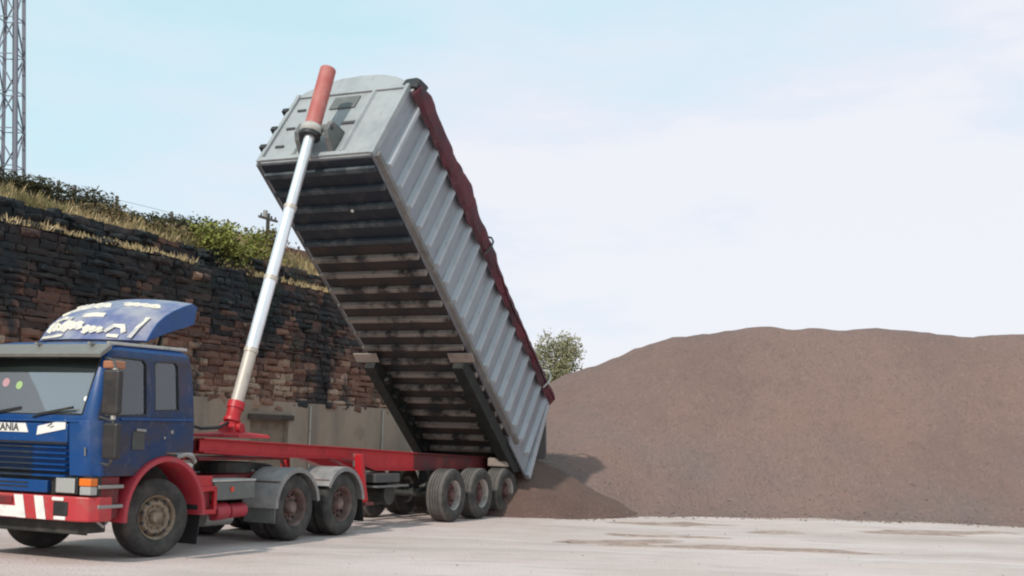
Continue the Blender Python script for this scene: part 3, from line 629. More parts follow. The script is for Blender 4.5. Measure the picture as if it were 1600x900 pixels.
mb.loft([[(ufz(z) - g - .07 * (k / 8) ** 2 + .035, lerp(1.0, 1.075, (z - 1.875) / .725) * k / 8, z + .0) for k in range(-8, 9)] for z in (1.875, 2.1, 2.35, 2.60)], False, False); wsx = mb.build('windscreen', 'screen', CAB, smooth=True)
mb = MB(); mb.loft([[(ufz(z) - g - .07 * (k / 8) ** 2 + .040, lerp(1.0, 1.075, (z - 1.875) / .725) * k / 8 * .985, z) for k in range(-8, 9)] for z in (2.41, 2.5, 2.59)], False, False); mb.build('sun_strip', 'strip', CAB, smooth=True)  # dark sheet added as visor shade across the screen top
for sd in (1, -1):
    mb = MB(); mb.poly([(u, sd * (hwz(z) - .02), z) for u, z in DW]); mb.build('door_window', 'glass', CAB)
mb = MB(); mb.poly([(u, hwz(z) - .02, z) for u, z in SW]); mb.build('sleeper_window', 'glass', CAB)
def seal(pts, name, w_=.022):
    mb = MB(); n = len(pts)
    for i in range(n): mb.bar(pts[i], pts[(i + 1) % n], w_, w_)
    return mb.build(name, 'black', CAB)
seal([(ufz(z) - .004, y, z) for y, z in WS], 'windscreen_seal')
seal([(u, hwz(z) - .006, z) for u, z in DW], 'window_seal', .018); seal([(u, hwz(z) - .006, z) for u, z in SW], 'window_seal', .018)
# door shut lines, waist rib, handle
mb = MB()
for z0, z1, u in ((1.16, 1.93, 3.80), (1.45, 2.66, 2.885)):
    mb.bar((u, hwz(z0) + .000, z0), (u - (.0 if u < 3 else -.0), hwz(z1) + .000, z1), .012, .008, (0, 1, 0))
mb.build('door_gap', 'black', CAB)
mb = MB(); mb.bar((3.45, hwz(1.82) + .008, 1.83), (2.05, hwz(1.82) + .006, 1.85), .05, .03, (0, 0, 1)); mb.build('waist_rib', 'blue', CAB, bevel=.008)
mb = MB(); mb.bar((3.16, 1.225, 1.70), (2.98, 1.225, 1.69), .03, .035); mb.build('door_handle', 'steel', CAB, bevel=.006)
mb = MB(); mb.box(2.99, 3.22, 1.212, 1.222, 1.44, 1.68); mb.build('door_panel_patch', 'dgrey', CAB, bevel=.004)
mb = MB(); mb.disc((2.46, 1.20, 1.68), .028, (0, 1, 0), .03); mb.disc((2.60, 1.20, 1.60), .02, (0, 1, 0), .025); mb.build('locker_lock', 'steel', CAB)
mb = MB(); mb.bar((3.6, 1.085, 2.80), (2.05, 1.06, 2.825), .05, .04); mb.build('rain_gutter', 'paleg', CAB, bevel=.01)
# interior
mb = MB(); mb.box(2.05, 3.72, -1.1, 1.1, 1.50, 1.56); mb.box(3.45, 3.80, -1.08, 1.08, 1.56, 1.86); mb.build('dashboard', 'cabin', CAB, bevel=.03)
for y in (.62, -.62):
    mb = MB(); mb.box(2.75, 3.2, y - .25, y + .25, 1.58, 1.80); mb.loft([[(x - .02 * k, y + a * (.25 - .05 * (k > 2)), z) for x, a in ((2.62, -1), (2.76, -1), (2.76, 1), (2.62, 1))] for k, z in enumerate((1.78, 2.0, 2.3, 2.40))]); mb.build('seat', 'seat', CAB, bevel=.04)
mb = MB(); c = Vector((3.38, -.62, 1.93)); ax = Vector((-.45, 0, .9)).normalized(); e1 = Vector((0, 1, 0)); e2 = ax.cross(e1)
mb.tube([c + (e1 * math.cos(a) + e2 * math.sin(a)) * .21 for a in [2 * math.pi * k / 24 for k in range(25)]], .016, 6); mb.tube([c - ax * .25, c], .03, 8); mb.bar(c - e1 * .2, c + e1 * .2, .04, .02)
mb.build('steering_wheel', 'black', CAB, smooth=True)
mb = MB(); mb.box(2.06, 2.14, -1.08, 1.08, 1.56, 2.6); mb.box(2.1, 3.5, -1.0, 1.0, 2.68, 2.72); mb.build('cab_lining', 'cabin', CAB)
# screen stickers and a small white disc near the pillar
for (y, z, r, m) in ((-.165, 2.235, .055, 'sticker_green'), (-.42, 2.27, .06, 'sticker_pink'), (1.0 - .045, 2.075, .032, 'sticker_white')):
    mb = MB(); mb.disc((ufz(z) + .018 - .07 * y * y, y, z), r, (.97, 0, .24), .003); mb.build('sticker', m, CAB)
# visor
mb = MB()
mb.loft([[(ufz(2.7) - .03, y, 2.72), (ufz(2.62) + .20 - .05 * abs(y / 1.2) ** 3, y * 1.03, 2.60), (ufz(2.62) + .215 - .05 * abs(y / 1.2) ** 3, y * 1.03, 2.64), (ufz(2.7) - .03, y, 2.785)] for y in [-1.18 + 2.36 * k / 12 for k in range(13)]])
mb.build('sun_visor', 'visor', CAB, smooth=True)
for y in (-.9, 0, .9):
    mb = MB(); mb.bar((3.60, y, 2.77), (3.74, y, 2.79), .04, .03); mb.build('visor_bracket', 'steel', CAB)
# wipers
for (y0, y1, z0, z1) in ((.20, .86, 1.83, 1.945), (-.62, -.02, 1.83, 1.93)):
    mb = MB(); mb.tube([(ufz(1.84) + .02, y0, z0), (ufz(z1) + .03, y1 - .12, z1)], .012, 6); mb.bar((ufz(1.9) + .035, y0 + .08, z0 + .03), (ufz(z1) + .03, y1, z1 + .015), .018, .03); mb.build('wiper', 'black', CAB)
# front: shelf lip, badge panels, grille, corner deflectors
mb = MB(); mb.prism([(3.88, 1.80), (3.965, 1.795), (3.97, 1.775), (3.88, 1.76)], 'y', -.98, .98); mb.build('scuttle_lip', 'blue', CAB, bevel=.01)
mb = MB(); mb.box(3.86, 3.945, -.92, .82, 1.50, 1.755); mb.build('grille_header', 'blue', CAB, bevel=.02)
mb = MB(); mb.box(3.945, 3.951, -.92, .82, 1.495, 1.52); mb.build('header_shadow_gap', 'black', CAB)
for nm, ya, yb, za, zb_, sk, txt in (('badge_panel', -.62, .145, 1.63, 1.745, 0, 'SCANIA'), ('badge_panel', .29, .79, 1.60, 1.715, .085, '')):
    mb = MB(); mb.prism([(ya + (.02 if sk else 0), za), (yb - (0 if sk else -.02), za + sk), (yb, zb_ + sk), (ya + .04, zb_)] if sk else [(ya, za), (yb + .02, za), (yb - .03, zb_), (ya, zb_)], 'x', 3.946, 3.956); bp_ = mb.build(nm, 'white', CAB)
    if txt:
        tm = text_mesh(txt, .135); tm.materials.append(M['dgrey']); to = link('badge_lettering', tm, CAB); to.matrix_local = Matrix(((0, 0, 1, 3.957), (1, 0, 0, -.235), (0, 1, 0, 1.688), (0, 0, 0, 1)))
mb = MB(); mb.bar((3.960, .50, 1.715), (3.960, .57, 1.755), .004, .02, (1, 0, 0)); mb.bar((3.960, .54, 1.70), (3.960, .60, 1.72), .004, .015, (1, 0, 0)); mb.build('badge_emblem', 'dgrey', CAB)
mb = MB(); mb.box(3.80, 3.865, -.92, .82, .87, 1.50); mb.build('grille_backing', 'chassis', CAB)
for k in range(7):                                    # horizontal louvre slats, right part blue, middle darker mesh
    z0 = 1.475 - k * .072
    if k < 6:
        mb = MB(); mb.prism([(3.865, z0), (3.94, z0 - .018), (3.94, z0 - .034), (3.865, z0 - .05)], 'y', .24, .80); mb.build('grille_slat', 'blue', CAB)
        mb = MB(); mb.prism([(3.865, z0), (3.935, z0 - .018), (3.935, z0 - .034), (3.865, z0 - .05)], 'y', -.86, .235); mb.build('grille_slat', 'slate', CAB)
mb = MB(); mb.box(3.866, 3.942, .30, .80, 1.02, 1.40); mb.box(3.866, 3.90, -.86, .30, 1.02, 1.45); bmesh.ops.delete(mb.bm, geom=mb.bm.verts[8:], context='VERTS')
mb.bm.verts.ensure_lookup_table(); bmesh.ops.delete(mb.bm, geom=mb.bm.verts[:], context='VERTS')
mb.box(3.866, 3.944, -.86, .52, .875, 1.03); mb.build('lower_grille', 'blue', CAB, bevel=.012)
mb = MB()
for z0 in (.93, .98): mb.box(3.945, 3.950, -.8, .2, z0, z0 + .018)
mb.build('lower_grille_slots', 'black', CAB)
for sd in (1, -1):
    mb = MB(); mb.loft([[(ufz(z) - .10, sd * .84, z), (ufz(z) + .045, sd * .84, z), (ufz(z) + .045, sd * 1.02, z), (ufz(z) + .01, sd * 1.15, z), (ufz(z) - .10, sd * 1.235, z), (ufz(z) - .16, sd * 1.215, z), (ufz(z) - .16, sd * .9, z)] for z in (1.10, 1.45, 1.80)])
    mb.build('corner_panel', 'blue', CAB, bevel=.012, smooth=True)
    mb = MB(); mb.tube([(ufz(1.4) + .03, sd * 1.10, 1.36), (ufz(1.4) + .05, sd * 1.11, 1.46)], .012, 6); mb.build('grab_handle', 'steel', CAB)
# lower front: lamps
mb = MB(); mb.box(3.72, 3.87, -1.2, 1.2, .86, 1.10); mb.build('lamp_backing', 'chassis', CAB)
for sd in (1, -1):
    mb = MB(); mb.box(3.87, 3.915, sd * .80 - .20, sd * .80 + .20, .868, 1.085); mb.build('headlight_surround', 'black', CAB, bevel=.01)
    mb = MB(); mb.box(3.916, 3.935, sd * .81 - .155, sd * .81 + .155, .885, 1.07); hl = mb.build('headlight', 'lens', CAB, bevel=.012)
    mb = MB(); mb.box(3.80, 3.93, min(sd * 1.03, sd * 1.22), max(sd * 1.03, sd * 1.22), .98, 1.075); mb.build('indicator', 'orange', CAB, bevel=.012)
    mb = MB(); mb.box(3.80, 3.925, min(sd * 1.04, sd * 1.215), max(sd * 1.04, sd * 1.215), .87, .975); mb.build('side_lamp', 'lens', CAB, bevel=.012)
# bumper with hazard stripes
BU = mbB = MB()
pts = [(3.55, 1.24), (3.78, 1.24), (3.90, 1.18), (3.955, 1.02), (3.965, .5), (3.965, -.5), (3.955, -1.02), (3.90, -1.18), (3.78, -1.24), (3.55, -1.24), (3.55, -1.18), (3.72, -1.16), (3.86, -.98), (3.86, .98), (3.72, 1.16), (3.55, 1.18)]
mbB.prism(pts, 'z', .535, .845); BMP = mbB.build('bumper', mat('bumper_red', (0.46, 0.035, 0.042), 0.48, spots=[((0.36, 0.10, 0.08), 4, 0.48, 0.75), (DUST, 9, .6, .8, (1, 1, 1), .4)]), TR, bevel=.02)
def stripe(y0, y1, sk, z0=.545, z1=.835, m='white', x=3.968, name='hazard_stripe'):
    mb = MB(); mb.prism([(y0 + sk, z0), (y1 + sk, z0), (y1, z1), (y0, z1)], 'x', x, x + .006); return mb.build(name, m, BMP)
for y0 in (.0, .34): stripe(y0, y0 + .15, .065)
for y0 in (-.56, -.90): stripe(y0, y0 + .15, -.065)
stripe(-.42, .085, .0, .55, .69, 'white', 3.969, 'number_plate')
mb = MB(); mb.box(3.969, 3.99, -.36, -.02, .715, .81); mb.build('tow_bracket', 'red_dark', BMP, bevel=.015)
mb = MB(); mb.box(3.955, 3.9665, .665, .90, .60, .775); mb.build('fog_lamp_recess', 'black', BMP)
for z0 in (.785, .548):
    mb = MB(); mb.box(3.955, 3.974, .64 + (.04 if z0 < .6 else 0), .83 + (.04 if z0 < .6 else 0), z0, z0 + .045); mb.build('reflector', 'white', BMP, bevel=.008)
mb = MB(); mb.box(3.30, 3.80, -.98, .92, .36, .54); mb.build('front_underrun', 'chassis', TR, bevel=.02)
# step well behind the bumper, near and far side
for sd in (1, -1):
    a, b = sorted((sd * 1.02, sd * 1.17))
    mb = MB(); mb.box(3.36, 3.80, a, b, .56, 1.10); mb.build('step_well', 'red_dark', TR, bevel=.02)
    for z0 in (.97, .72):
        mb = MB(); mb.bar((3.80, sd * 1.20, z0), (3.36, sd * 1.20, z0), .09, .045); mb.build('step', 'steel', TR, bevel=.008)
    mb = MB(); mb.tube([(3.72, sd * 1.12, .56), (3.60, sd * 1.15, .46), (3.44, sd * 1.12, .56)], .018, 6); mb.build('step_loop', 'steel', TR, smooth=True)
    a, b = sorted((sd * .45, sd * .74)); mb = MB(); mb.box(FA - .78, FA + .76, a, b, .62, 1.36); mb.box(FA - .77, FA - .72, *sorted((sd * .745, sd * 1.18)), .60, .95); mb.build('wheel_housing', 'chassis', TR)
    # wheel arch
    mb = MB(); rings = []
    for k in range(25):
        a = R(-2 + 182 * k / 24); c, s_ = math.cos(a), math.sin(a)
        rings.append([(FA + .735 * c, sd * .78, .53 + .735 * s_), (FA + .735 * c, sd * 1.215, .53 + .735 * s_), (FA + .755 * c, sd * 1.25, .53 + .755 * s_), (FA + .815 * c, sd * 1.25, .53 + .815 * s_), (FA + .83 * c, sd * 1.215, .53 + .83 * s_), (FA + .775 * c, sd * .78, .53 + .775 * s_)])
    mb.loft(rings); mb.build('wheel_arch', 'red_arch', TR, smooth=True)
    mb = MB(); mb.bar((FA - .80, sd * 1.0, .56), (FA - .73, sd * 1.0, .12), .36, .015, (1, 0, 0)); mb.build('mud_flap', 'black', TR)
# mirrors, near and far
for sd in (1, -1):
    mr_ = MB(); mr_.tube([(3.72, sd * 1.17, 2.60), (3.82, sd * 1.40, 2.56), (3.84, sd * 1.45, 2.45), (3.84, sd * 1.45, 1.30), (3.80, sd * 1.38, 1.25), (3.76, sd * 1.20, 1.27)], .018, 8); mr_.tube([(3.80, sd * 1.2, 1.85), (3.84, sd * 1.45, 1.80)], .014, 6)
    arm = mr_.build('mirror_arm', 'dgrey', TR, smooth=True)
    mb = MB(); mb.box(3.80, 3.90, min(sd * 1.30, sd * 1.56), max(sd * 1.30, sd * 1.56), 1.88, 2.44); mb.build('main_mirror', 'mirror', arm, bevel=.03)
    mb = MB(); mb.box(3.78, 3.88, min(sd * 1.32, sd * 1.55), max(sd * 1.32, sd * 1.55), 1.33, 1.78); mb.build('wide_angle_mirror', 'mirror', arm, bevel=.03)
    mb = MB(); mb.box(3.62, 3.82, min(sd * 1.22, sd * 1.42), max(sd * 1.22, sd * 1.42), 2.46, 2.56); mb.build('marker_lamp', mat('faded_orange_lens', (0.36, 0.15, 0.08), 0.4), arm, bevel=.02)
    mb = MB(); mb.tube([(3.84, sd * 1.45, 2.40), (3.84, sd * 1.45, 2.46)], .03, 8); mb.tube([(3.84, sd * 1.45, 1.82), (3.84, sd * 1.45, 1.87)], .03, 8); mb.build('mirror_clamp', 'paleg', arm)
# roof air deflector
mb = MB(); prof = [(2.75, 2.90), (2.66, 3.03), (2.55, 3.16), (2.40, 3.27), (2.23, 3.36), (2.03, 3.44), (1.83, 3.505), (1.74, 3.47)]
rows = []
for i, (u, z) in enumerate(prof):
    row = []
    for k in range(-8, 9):
        t = k / 8; row.append((u + .35 * (1 - t * t) * (1 - i / 9), t * .955, z + .07 * (1 - t ** 2) * min(1, i / 2)))
    rows.append(row)
low = [[(x - .03, y * .985, z - .03) for x, y, z in r] for r in rows]
for i in range(len(rows) - 1):
    for k in range(16):
        mb.poly((rows[i][k], rows[i][k + 1], rows[i + 1][k + 1], rows[i + 1][k])); mb.poly((low[i][k], low[i + 1][k], low[i + 1][k + 1], low[i][k + 1]))
bmesh.ops.remove_doubles(mb.bm, verts=mb.bm.verts[:], dist=.0005)
DEF = mb.build('wind_deflector', mat('deflector_blue', (0.12, 0.14, 0.28), 0.38, spots=[((0.34, 0.33, 0.37), 2.6, 0.38, 0.62, (1, 1, 1), 0.9)]), TR, smooth=True)  # pale grey patches put sun glare and sheen into the blue
side = [(2.76, 2.885), (2.66, 3.03), (2.55, 3.16), (2.40, 3.27), (2.23, 3.36), (2.03, 3.44), (1.83, 3.50), (1.735, 3.465), (1.79, 3.21), (2.0, 3.14), (2.21, 3.08), (2.42, 3.01), (2.60, 2.94)]
for sd in (1, -1):
    mb = MB(); mb.prism(side, 'y', sd * .93, sd * .975); mb.build('deflector_cheek', 'blue', DEF, bevel=.01)
def dsurf(t, s_):            # t across -1..1, s_ up the slope 0..1
    q = s_ * (len(prof) - 2); i = min(int(q), len(prof) - 3); f_ = q - i
    k0 = (t * 8 + 8); k = min(int(k0), 15); g_ = k0 - k
    A = Vector(rows[i][k]).lerp(Vector(rows[i][k + 1]), g_); B = Vector(rows[i + 1][k]).lerp(Vector(rows[i + 1][k + 1]), g_)
    return A.lerp(B, f_) + Vector((.012, 0, .014))
def stroke(pl, w_):          # a painted letter stroke lying on the deflector
    q = []
    P_ = [dsurf(*p) for p in pl]
    for i, p in enumerate(P_):
        d = (P_[min(i + 1, len(P_) - 1)] - P_[max(0, i - 1)]).normalized(); nrm = Vector((.8, 0, .6)); sd_ = d.cross(nrm).normalized()
        q.append((p - sd_ * w_ / 2, p + sd_ * w_ / 2))
    for (a, b), (c, d) in zip(q, q[1:]): mbL.poly((a, b, d, c))
mbL = MB(); rd = random.Random(5)
def script_row(t0, t1, lo, hi, n, w_, gaps):          # flowing unreadable script, as the photo shows it
    pl = []
    for k in range(n * 6 + 1):
        q = k / 6; t = lerp(t0, t1, k / (n * 6)); ph = q * 2 * math.pi
        big = 1.0 if int(q) % 3 == 0 else 0.55
        pt_ = (t + .045 * math.sin(ph * 1.0), lerp(lo, hi, .5 + .5 * big * math.sin(ph) * (1 if int(q) % 2 else .8)))
        if any(abs(t - g_) < .035 for g_ in gaps):
            if len(pl) > 1: stroke(pl, w_)
            pl = []
        else: pl.append(pt_)
    if len(pl) > 1: stroke(pl, w_)
def blob(pl, w_): stroke(pl, w_)
blob([(-.90, .04), (-.72, .03), (-.5, .03), (-.25, .05)], .055)
script_row(-.78, .02, .11, .27, 6, .105, (-.46,)); blob([(-.74, .30), (-.5, .33), (-.3, .31)], .06)
blob([(-.12, .34), (.08, .37), (.26, .36)], .075); script_row(.08, .40, .06, .20, 3, .075, ()); blob([(.44, .10), (.52, .20), (.64, .20), (.70, .10)], .08); blob([(.50, .05), (.66, .04)], .06)
blob([(.80, .02), (.83, .20), (.86, .40)], .085)
mbL.build('deflector_lettering', 'lettering', DEF); mbL = MB()
blob([(-.80, .46), (-.66, .54), (-.46, .59), (-.22, .61)], .05); script_row(-.70, .05, .60, .70, 5, .075, ()); mbL.build('deflector_lettering', 'lettering', DEF); mbL = MB()
script_row(.22, .80, .66, .74, 4, .06, ())
mbL.build('deflector_lettering', 'lettering', DEF)
mb = MB()
for y in (-.7, 0, .7): mb.bar((2.2, y, 2.83), (2.05, y, 3.35), .04, .04); mb.bar((2.7, y, 2.83), (2.78, y, 2.92), .05, .04)
mb.build('deflector_frame', 'chassis', DEF)
# chassis, fifth wheel, tanks
mb = MB()
for y in (-.40, .40): mb.box(-2.75, 3.5, y - .04, y + .04, .78, 1.03)
for u in (-2.7, -1.4, 0.9, 3.4): mb.box(u - .06, u + .06, -.36, .36, .82, 1.0)
mb.build('chassis', 'red_dark', TR, bevel=.01)
mb = MB(); mb.tube([(-.25, 0, 1.06), (-.25, 0, 1.22)], .46, 24); mb.box(-.9, -.3, -.36, .36, 1.10, 1.2); mb.build('fifth_wheel', 'chassis', TR)
for y in (FA, B1, B2):
    mb = MB(); mb.tube([(y, -1.0, .53), (y, 1.0, .53)], .075, 10); mb.build('axle', 'chassis', TR, smooth=True)
mb = MB(); mb.box(1.28, 1.72, .70, 1.02, .88, 1.06); mb.build('chassis_bracket', 'red', TR, bevel=.015)
mb = MB()
for a, b in (((1.70, .56), (1.70, .88)), ((1.25, .56), (1.25, .90)), ((1.72, .86), (1.23, .88)), ((1.72, .56), (1.23, .54))): mb.bar((a[0], 1.03, a[1]), (b[0], 1.03, b[1]), .07, .06, (0, 1, 0))
mb.build('step_frame', 'red', TR, bevel=.012)
mb = MB(); mb.box(1.27, 1.68, .62, .98, .58, .85); mb.build('battery_box', 'red_dark', TR, bevel=.02)
mb = MB(); mb.box(.28, 1.27, .72, 1.04, .70, .965); sb_ = mb.build('side_locker', 'boxgrey', TR, bevel=.02)
mb = MB(); mb.box(.28, 1.32, .62, 1.05, .968, 1.0); mb.build('locker_lid', 'paleg', sb_, bevel=.008)
mb = MB(); mb.disc((.86, 1.04, .855), .04, (0, 1, 0), .015); mb.build('side_reflector', 'redlens', sb_)
for u0, u1, r_ in ((1.10, .80, .13), (.74, .36, .11)):
    mb = MB(); mb.tube([(u0, .88, .52), (u1, .88, .53)], r_, 16); mb.build('air_tank', 'red_arch', TR, bevel=.02, smooth=True)
mb = MB(); mb.tube([(1.15, .72, .42), (.55, .75, .42)], .12, 12); mb.build('silencer', 'steel', TR, smooth=True)
mb = MB(); mb.tube([(1.78, .66, 1.22), (1.70, .70, 1.33), (1.55, .72, 1.37), (1.40, .70, 1.34), (1.28, .66, 1.25)], .045, 8); mb.build('air_intake_hose', 'paleg', TR, smooth=True)
for q in range(3):
    mb = MB(); mb.tube([(1.93, .30 - .12 * q, 1.55 + .04 * q)] + [(1.85 - .03 * k + .05 * math.sin(k * 1.6), .30 - .12 * q + .05 * math.cos(k * 1.6), 1.52 - .012 * k) for k in range(24)] + [(1.05, .3 - .12 * q, 1.32)], .012, 6); mb.build('air_line', ('redlens', 'black', 'paleg')[q], TR, smooth=True)
mb = MB(); mb.tube([(1.98, -.1, 2.30), (1.5, -.1, 2.08), (.9, -.07, 1.86), (.3, -.03, 1.74), (-.1, 0, 1.76), (-.40, .0, 1.86)], .026, 6); mb.build('hydraulic_hose', 'black', TR, smooth=True)
# bogie mudguards
for sd in (1, -1):
    for bu, a0, a1 in ((B1, 8, 180), (B2, 5, 150)):
        mb = MB(); rings = []; ri = .60
        for k in range(21):
            a = R(lerp(a0, a1, k / 20)); c, s_ = math.cos(a), math.sin(a); q = ri
            P_ = lambda rr_, y: (bu - rr_ * c, sd * y, .53 + rr_ * s_)
            rings.append([P_(q, .52), P_(q, 1.12), P_(q - .05, 1.135), P_(q - .05, 1.15), P_(q + .02, 1.15), P_(q + .028, 1.13), P_(q + .025, .52)])
        # front apron drops straight down
        mb.loft(rings); fd = mb.build('mudguard', 'fender', TR, smooth=True)
        mb = MB(); am = R(180 - 35); mb.tube([(bu + .63 * math.cos(R(40)), sd * .55, .53 + .63 * math.sin(R(40))), (bu + .63 * math.cos(R(40)), sd * 1.13, .53 + .63 * math.sin(R(40)))], .014, 6); mb.build('mudguard_strap', 'rim_brown', fd)
    a, b = sorted((sd * .54, sd * 1.12))
    mb = MB(); mb.box(B1 + .575, B1 + .60, a, b, .30, .53); mb.build('mud_flap', 'boxgrey', TR)
    mb = MB(); mb.bar((B2 - .60, sd * .86, .58), (B2 - .66, sd * .86, .20), .52, .015, (1, 0, 0)); mb.build('mud_flap', 'black', TR)
VW = 1.088
wheel('steer', TR, FA, VW, 1, steer=R(-13)); wheel('steer', TR, FA, -VW, -1, steer=R(180 - 13))
for b in (B1, B2):
    wheel('twin', TR, b, VW, 1); wheel('twin', TR, b, -VW, -1)

# ================================================================== TIPPING TRAILER (local u from trailer origin)
TL = empty('tipper_trailer', tw(0, 0, 0), ROT)
tag(TL, 'grey ribbed tipper trailer on a red chassis, body raised on a white telescopic ram', 'trailer')
# chassis rails, tapering and deepening to the rear
for y in (.50, -.50):
    zt = [(-1.35, 1.235), (3.2, 1.375), (5.8, 1.47), (9.92, 1.60)]; zb_ = [(-1.35, 1.02), (3.2, 1.02), (4.9, 1.04), (5.9, 1.265), (8.0, 1.30), (9.92, 1.375)]
    us = [-1.35, 1, 3.2, 4.9, 5.4, 5.9, 8.0, 9.92]
    def strip(o0, o1, a0, a1):     # vertical web/flange between offsets
        mb.loft([[(u, y + o0, a0(u)), (u, y + o1, a0(u)), (u, y + o1, a1(u)), (u, y + o0, a1(u))] for u in us])
    top = lambda u: interp(zt, u); bot = lambda u: interp(zb_, u)
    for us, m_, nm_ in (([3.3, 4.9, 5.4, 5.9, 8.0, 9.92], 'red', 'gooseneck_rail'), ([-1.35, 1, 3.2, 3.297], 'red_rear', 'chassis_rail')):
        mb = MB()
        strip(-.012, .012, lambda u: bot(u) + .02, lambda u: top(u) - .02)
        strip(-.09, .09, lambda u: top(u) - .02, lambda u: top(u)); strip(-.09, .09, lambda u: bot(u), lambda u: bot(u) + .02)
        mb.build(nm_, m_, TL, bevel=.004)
mb = MB()
for u in (9.85, 8.6, 7.2, 5.2, 3.9, 2.0, .4, -1.0): mb.box(u - .05, u + .05, -.41, .41, interp(zt, u) - .18, interp(zt, u) - .03)
mb.box(7.6, 9.9, -.48, .48, 1.26, 1.30)
mb.build('chassis_crossmember', 'red_dark', TL, bevel=.005)
# outrigger rail along the near/far side by the bogie
for sd in (1, -1):
    mb = MB(); mb.loft([[(u + dx, sd * .80 + dy, z) for dx, dy in ((-.06, -.07), (.06, -.07), (.06, .07), (-.06, .07))] for u, z in ((5.85, 1.36), (5.80, 1.0), (5.65, .5))]); lg = mb.build('landing_leg', 'red', TL, bevel=.012)
    mb = MB(); mb.box(5.50, 5.80, sd * .80 - .13, sd * .80 + .13, .44, .50); mb.build('foot_pad', 'red_dark', lg, bevel=.01)
    mb = MB(); mb.bar((5.78, sd * .80, 1.0), (6.4, sd * .52, 1.28), .05, .05); mb.build('leg_brace', 'red_dark', TL)
mb = MB(); mb.box(4.6, 5.5, .35, .95, .84, 1.0); mb.build('tool_locker', 'dgrey', TL, bevel=.02)
mb = MB(); mb.box(4.3, 5.5, .72, .98, .75, .79); mb.build('side_guard', 'boxgrey', TL, bevel=.012)
mb = MB(); mb.tube([(4.9, -.2, .62), (4.9, .9, .62)], .20, 18); mb.build('air_reservoir', 'chassis', TL, smooth=True)
mb = MB(); mb.box(5.66, 5.72, .595, .61, 1.30, 1.36); mb.box(5.645, 5.735, .595, .605, 1.12, 1.24); mb.build('side_marker', 'plate', TL, bevel=.005)
VA = 2.603
for i in range(3):
    u = VA - 1.314 * i
    wheel('single', TL, u, VW, 1, r=.532); wheel('single', TL, u, -VW, -1, r=.532)
    mb = MB(); mb.tube([(u, -.9, .53), (u, .9, .53)], .07, 10); mb.build('axle', 'chassis', TL, smooth=True)
    for sd in (1, -1):
        mb = MB(); mb.tube([(u + .55, sd * .48, .60), (u, sd * .48, .66), (u - .3, sd * .48, .72)], .05, 8); mb.tube([(u - .3, sd * .48, .72), (u - .3, sd * .48, 1.02)], .13, 12); mb.build('suspension_arm', 'chassis', TL, smooth=True)
mb = MB(); mb.box(-.95, -.88, .45, 1.15, .55, 1.02); mb.build('rear_flap', 'black', TL)
mb = MB(); mb.loft([[(-.72, .64, z), (.14, .64, z), (.14, 1.12, z), (-.72, 1.12, z)] for z in (1.075, 1.27)]); mb.build('rear_bolster', 'plate', TL, bevel=.03)
mb = MB(); mb.box(-1.15, -1.0, -1.15, 1.15, .62, .76); mb.build('rear_underrun', 'red_dark', TL, bevel=.015)
# hydraulic ram
c0 = Vector((8.494, 0, 1.64)); RB = {}
P0, P1, P2, P3, P4, P5 = [Vector(p) for p in ((8.44, 0, 2.06), (7.973, 0, 3.054), (7.517, 0, 4.304), (7.134, 0, 5.609), (6.523, 0, 7.137), (6.105, 0, 8.369))]
ax0 = (P5 - P0).normalized()
def on(z): t = (z - P0.z) / (P5.z - P0.z); return P0.lerp(P5, t)
mb = MB(); mb.loft([[(8.494 + a * x, b * y, z) for a, b in ((-1, -1), (1, -1), (1, 1), (-1, 1))] for x, y, z in ((.42, .46, 1.605), (.40, .44, 1.66), (.16, .16, 1.70), (.13, .13, 1.82))])
mb.tube([(8.494, -.2, 1.76), (8.494, .2, 1.76)], .085, 12)
RAM = mb.build('hydraulic_ram', 'red', TL, bevel=.01)
mb = MB(); mb.tube([Vector((8.50, 0, 1.74)), on(1.95), on(2.13)], [.105, .115, .122], 20); mb.tube([on(2.07), on(2.18)], .138, 20); mb.tube([on(1.86), on(1.91)], .138, 16); mb.build('ram_foot', 'red', RAM, smooth=True)
for za, zb2, r_, m_ in ((2.10, 3.03, .104, 'ramtan'), (3.03, 4.29, .108, 'chrome'), (4.29, 5.60, .102, 'chrome'), (5.60, 7.14, .093, 'chrome')):
    mb = MB(); mb.tube([on(za), on(zb2)], r_, 24); stg = mb.build('ram_stage', m_, RAM, smooth=True)
    if zb2 < 7: mb = MB(); mb.tube([on(zb2 - .02), on(zb2 + .05)], r_ + .012, 24); mb.build('stage_ring', 'ramtan', stg, smooth=True)
mb = MB(); mb.tube([on(7.12), on(8.36)], .148, 28); oc = mb.build('outer_cylinder', 'red_faded', RAM, bevel=.012, smooth=True)
mb = MB(); mb.tube([on(7.05), on(7.10), on(7.14), on(7.20)], [.165, .205, .205, .165], 28); mb.build('cylinder_collar', 'paleg', oc, smooth=True)
mb = MB(); mb.tube([on(6.98), on(7.05)], .19, 24); mb.build('gland', 'black', oc, smooth=True)

# ------------------------------------------------------------------ tipped body, own frame: l forward along floor, v, h up from floor
TH = R(37.941); HW = 1.226; L = 8.977
def topz(l): return interp([(-.1, 2.0), (9, 1.97)], l)
mb = MB()
sidepts = [(L - .05, 0.0), (L - .05, 1.97), (-.06, 2.0), (-.30, -.16), (.95, -.14), (1.1, .0)]
for sd in (1, -1):
    a, b = sorted((sd * (HW - .045), sd * HW)); mb.prism(sidepts, 'y', a, b)
mb.box(.0, L - .05, -HW + .046, HW - .046, .0, .05)
BODY = mb.build('tipper_body', 'alu', TL); BODY.location = (-.621, 0, 1.108); BODY.rotation_euler = (0, -TH, 0)
